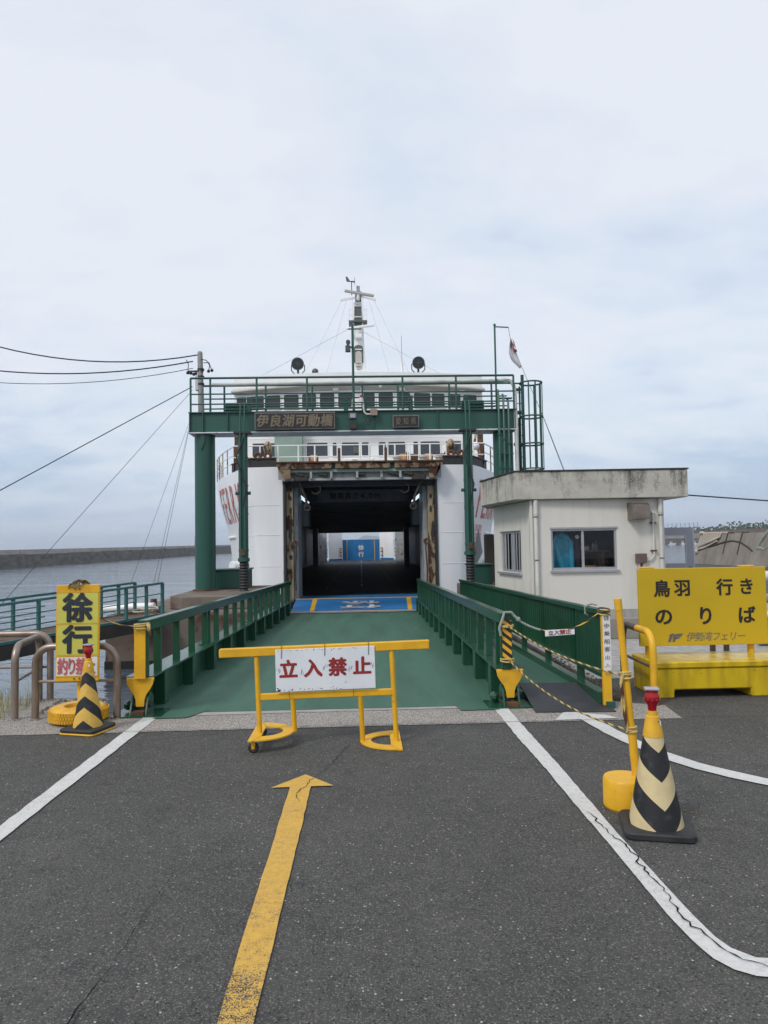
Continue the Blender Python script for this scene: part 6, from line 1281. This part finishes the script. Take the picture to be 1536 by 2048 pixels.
# ================================================================== KEEP OUT BARRIER
ba = thing('wheeled_barrier', (-.3,5.95,0), 'yellow wheeled barrier with a white keep out board', 'barrier')
BY = 5.98
MB().beam((-1.165,BY,.752),(.545,BY,.790),.055,.072).build('top_bar', M['yellow'], ba, bevel=.006)
MB().beam((-.835,BY,.395),(.235,BY,.412),.036,.05).build('middle_bar', M['yellow'], ba, bevel=.004)
for p0,p1 in (((-.865,BY,.72),(-.845,BY,.105)),((-.575,BY,.375),(-.565,BY+.04,.105)),((-.025,BY,.385),(-.012,BY+.04,.012)),((.235,BY,.75),(.262,BY,.012))):
    MB().cyl(p0,p1,.0205,n=16).build('leg', M['yellow'], ba)
def dplate(cx_, cy_, s_, z):
    out_, inn = [], []
    n = 18
    outer = [(cx_, cy_-.30)] + [(cx_+s_*.30*math.sin(PI*i/n), cy_-.29*math.cos(PI*i/n)) for i in range(n+1)] + [(cx_, cy_+.30)] + [(cx_-s_*.035, cy_+.30),(cx_-s_*.035, cy_-.30)]
    i0 = [(cx_+s_*.055, cy_-.16)] + [(cx_+s_*.05+s_*.16*math.sin(PI*i/n), cy_-.16*math.cos(PI*i/n)) for i in range(n+1)] + [(cx_+s_*.055, cy_+.16)] + [(cx_+s_*.05, cy_+.16),(cx_+s_*.05, cy_-.16)]
    q = MB(); N = len(outer); P = [(x,y,z+.01) for x,y in outer]+[(x,y,z+.01) for x,y in i0]+[(x,y,z) for x,y in outer]+[(x,y,z) for x,y in i0]
    for i in range(N):
        j = (i+1)%N; q.f += [(i,j,N+j,N+i),(2*N+i,3*N+i,3*N+j,2*N+j),(i,2*N+i,2*N+j,j),(N+i,N+j,3*N+j,3*N+i)]; q.m += [0]*4
    q.v += P; return q
dplate(.265,6.03,-1,.004).build('foot_plate', M['yellow'], ba, smooth=0)
dplate(-.87,6.03,1,.098).build('foot_plate', M['yellow'], ba, smooth=0)
def caster(x, y):
    w_ = MB().torus((x,y,.0425), .030, .0125, Matrix.Rotation(PI/2,3,'X'), 24, 10).build('wheel', M['black_rubber'], ba); MB().cyl((x,y-.011,.0425),(x,y+.011,.0425),.026,n=16).build('hub', M['rust'], w_)
    for s_ in (-1,1): MB().prism([(-.020,.098),(.020,.098),(.011,.034),(-.011,.034)], (x,y+s_*.019-.002,0), (1,0,0), (0,0,1), (0,.004,0)).build('fork', M['yellow_rusty'], ba, smooth=0)
caster(-.868,5.79); caster(-.868,6.29)
sbd = MB().add([(-.705,BY-.032,.435),(.100,BY-.032,.452),(.095,BY-.032,.792),(-.710,BY-.032,.775),(-.705,BY-.040,.435),(.100,BY-.040,.452),(.095,BY-.040,.792),(-.710,BY-.040,.775)], F6).build('board', M['white_board'], ba, bevel=.002, smooth=0)
q = MB()
for i, ch in enumerate('立入禁止'): q.glyph(ch, (-.603+i*.1985,BY-.0415,.617+i*.005), (1,0,.021), (0,0,1), .126, .132, 2)
q.build('lettering', M['red_letter'], sbd, smooth=0)
q = MB()
for i in range(70):
    x = rng.uniform(-.70,-.0) if i > 25 else rng.gauss(-.685,.012); z = (.441 + abs(rng.gauss(0,.010)) + (x+.705)*.021) if i < 50 else (.771-abs(rng.gauss(0,.006))+(x+.705)*.021)
    s_ = rng.uniform(.0015,.006); q.quad((x-s_,BY-.0408,z-s_*.5),(x+s_*.6,BY-.0408,z-s_*.6),(x+s_,BY-.0408,z+s_*.5),(x-s_*.4,BY-.0408,z+s_*.7))
cp = q.build('chipped_spots', M['black_letter'], sbd, smooth=0); cp['kind'] = 'stuff'
sm_ = mat('grey_scuff', (0.46,0.48,0.52), 0.5)
q = MB()
for xc, zc_ in ((-.505,.60),(-.31,.635),(-.11,.615),(.065,.64),(-.69,.62)):
    for i in range(5): x = xc+rng.uniform(-.018,.018); z = zc_+rng.uniform(-.02,.02); q.quad((x-.003,BY-.0407,z-.016),(x+.002,BY-.0407,z-.014),(x+.010,BY-.0407,z+.016),(x+.005,BY-.0407,z+.014))
q.build('scuff', sm_, sbd, smooth=0)
for x, z in ((-.66,.74),(-.31,.755),(.045,.757)): MB().tube([(x,BY-.043,z-.035),(x+.001,BY-.046,z+.03),(x,BY-.03,z+.062),(x,BY+.0,z+.068)],.0022,5).build('tie_wire', M['rust'], sbd)
for x in (-.60,-.08): MB().tube([(x,BY-.046,.452),(x,BY-.036,.41),(x,BY-.022,.385)],.002,5).build('tie_wire', M['rust'], sbd)

# ================================================================== YELLOW FERRY SIGN
fsn = thing('ferry_sign', (3.7,7.7,0), 'large yellow boarding sign on a heavy yellow block', 'sign')
def arch_base(x0,x1,y0,y1,z0,z1):
    nx0, nx1, nh = x0+.17, x1-.34 if False else 3.97, .085
    return [(x0,0),(nx0,0),(nx0,nh),(nx1,nh),(nx1,0),(x1,0),(x1,z1),(x0,z1)]
pts = [(2.985,0),(3.165,0),(3.17,.085),(3.96,.085),(3.965,0),(4.75,0),(4.75,.30),(2.985,.30)]
bs = MB().prism(pts, (0,7.36,.0), (1,0,0), (0,0,1), (0,.64,0)).build('block', M['yellow_base'], fsn, bevel=.012, smooth=0)
MB().box(2.975,4.76,7.345,8.015,.302,.368).build('top_slab', M['yellow_base'], fsn, bevel=.012, smooth=0)
bd = MB().box(2.99,4.395,7.78,7.82,.470,1.305).build('board', M['yellow_board'], fsn, bevel=.004, smooth=0)
for x in (3.11,4.24): MB().cyl((x,7.86,.368),(x,7.86,1.315),.036,n=16).build('post', M['yellow_rusty'], fsn)
for x in (3.1,4.2): MB().box(x-.06,x+.08,7.79,7.90,1.306,1.322).build('bracket', M['yellow'], bd, bevel=.004)
q = MB()
for ch, x, z, w_, h_ in (('鳥',3.245,1.085,.155,.165),('羽',3.470,1.090,.155,.165),('行',3.935,1.090,.155,.165),('き',4.175,1.093,.150,.165),('の',3.255,.785,.175,.175),('り',3.715,.785,.165,.185),('ば',4.165,.785,.165,.17)):
    q.glyph(ch, (x,7.7775,z), (1,0,0), (0,0,1), w_, h_, 1)
q.build('lettering', M['black_letter'], bd, smooth=0)
q = MB()
for i, ch in enumerate('伊勢湾フェリー'): q.glyph(ch, (3.545+i*.0925,7.7775,.562), (1,0,0), (.22,0,1), .084, .092, 0)
q.build('lettering', M['grey_letter'], bd, smooth=0)
lg = MB(); o_ = (3.30,7.7775,.512)
for pg in ([(-.01,0),(.025,0),(.05,.075),(.015,.075)], [(.045,0),(.075,0),(.10,.058),(.155,.065),(.185,.102),(.09,.098),(.055,.082)], [(.0,.078),(.035,.072),(.075,.100),(.04,.104)], [(.08,.035),(.13,.040),(.145,.056),(.085,.05)]):
    lg.add([(o_[0]+a*.88,o_[1],o_[2]+b*.88) for a,b in pg], [tuple(range(len(pg)))])
lg.build('company_emblem', M['grey_letter'], bd, smooth=0)
# things behind the sign
bh = thing('guard_hoop', (4.2,8.6,0), 'brown guard hoop standing close behind the yellow sign', 'barrier', 'bent pipe guard hoops on the quay edge')
for x in (4.25,4.42): MB().cyl((x,8.75,0),(x,8.75,.75),.034,n=12).build('bent_pipe', M['brown_steel'], bh)
MB().tube([(4.25,8.75,.75),(4.29,8.75,.80),(4.38,8.75,.80),(4.42,8.75,.75)],.034,12).build('bent_pipe', M['brown_steel'], bh)
pw = thing('concrete_wall', (4,11.8,0), 'low grey concrete footing wall behind the yellow sign', 'wall'); MB().box(3.4,7.5,11.9,12.1,.005,.34).build('wall_face', M['concrete'], pw, bevel=.01, smooth=0)
pp = thing('pipe_rack', (6.6,11.5,0), 'stack of pale horizontal pipes at the right edge behind the sign', 'pipes')
for i, (z, r, m_) in enumerate(((1.05,.075,'pvc'),(.70,.06,'concrete'),(.47,.055,'pvc'),(.20,.05,'concrete'),(-.0+.07,.06,'concrete'))): MB().cyl((5.95,10.8,z),(9.5,10.8,z),r,n=14).build('pipe', M[m_], pp)
for x in (6.3,9.0): MB().box(x-.05,x+.05,10.9,11.0,0,1.2).build('post', M['brown_steel'], pp, smooth=0)

# ================================================================== SMALL GROWTH AND DEBRIS
wd = MB()
for i in range(260):
    x = -3.43-abs(rng.gauss(0,.26)); y = 7.25+rng.uniform(-.15,.75); h_ = rng.uniform(.06,.24)*(1.25 if x < -3.5 else .8); a = rng.uniform(0,2*PI); b = rng.uniform(.1,.55)*h_; w_ = rng.uniform(.0015,.0035)
    u = Vector((math.cos(a+PI/2),math.sin(a+PI/2),0))*w_; p = Vector((x,y,.004)); m_ = p+Vector((math.cos(a)*b*.35,math.sin(a)*b*.35,h_*.6)); e_ = p+Vector((math.cos(a)*b,math.sin(a)*b,h_))
    wd.add([p-u,p+u,m_+u*.7,m_-u*.7,e_], [(0,1,2,3),(3,2,4)])
tag(wd.build('weeds', M['weed'], smooth=0), 'dry weeds growing at the left quay edge under the guard hoops', 'weeds', kind='stuff')
db = MB()
for i in range(130):
    x = rng.uniform(-3.25,-2.75); y = rng.uniform(7.35,8.0); s_ = rng.uniform(.008,.035); db.cbox((x,y,.006+s_*.3),(s_*rng.uniform(1,3),s_,s_*.7),Euler((rng.uniform(-.4,.4),rng.uniform(-.4,.4),rng.uniform(0,PI))))
tag(db.build('rubble', M['concrete'], smooth=0), 'broken stones and twigs on the quay edge beside the tyre', 'rubble', kind='stuff')
tw = thing('thin_rope', (-3,7.6,0), 'tangle of thin pale rope on the quay edge beside the tyre', 'rope')
for i in range(5):
    p = Vector((-3.15+rng.uniform(0,.1),7.35+rng.uniform(0,.2),.02)); pts = [p]
    for k in range(7): p = p + Vector((rng.uniform(-.02,.09),rng.uniform(-.07,.09),0)); p.z = .02+rng.uniform(0,.04); pts.append(p.copy())
    MB().tube(pts,.005,6).build('rope_strand', M['rope_grey'], tw)
rb2 = MB()
for i in range(420):
    x = rng.uniform(2.46,2.75); y = rng.uniform(7.4,10.5); s_ = rng.uniform(.005,.016); rb2.cbox((x,y,.004+s_*.3),(s_*rng.uniform(1,2),s_,s_*.8),Euler((rng.uniform(-.5,.5),rng.uniform(-.5,.5),rng.uniform(0,PI))))
tag(rb2.build('rubble', M['earth'], smooth=0), 'dark rubble lying between the walkway fence and the booth', 'rubble', kind='stuff')
dt = MB()
for i in range(28):
    x = 1.80+rng.gauss(0,.07); y = 4.32+rng.gauss(0,.10); s_ = rng.uniform(.004,.014); dt.cbox((x,y,.003),(s_*1.6,s_,.004),Euler((0,0,rng.uniform(0,PI))))
tag(dt.build('leaf_litter', mat('dead_leaf',(0.26,0.13,0.06),0.8), smooth=0), 'scrap of dead brown leaves on the asphalt beside the near cone', 'litter', kind='stuff')

# ------------------------------------------------------------------ sea haze between here and the far shores
hz = MB().box(-6400, 6400, -350, 6700, -3.6, 112).build('haze', None, smooth=0); hz['kind'] = 'stuff'
hm_ = bpy.data.materials.new('sea_haze'); hm_.use_nodes = True; ht = hm_.node_tree; ht.nodes.clear()
ho = ht.nodes.new('ShaderNodeOutputMaterial'); hv = ht.nodes.new('ShaderNodeVolumePrincipled')
hv.inputs['Color'].default_value = (0.82, 0.90, 1.0, 1); hv.inputs['Density'].default_value = HAZE; hv.inputs['Anisotropy'].default_value = 0.2
ht.links.new(hv.outputs[0], ho.inputs['Volume']); hz.data.materials.clear(); hz.data.materials.append(hm_)
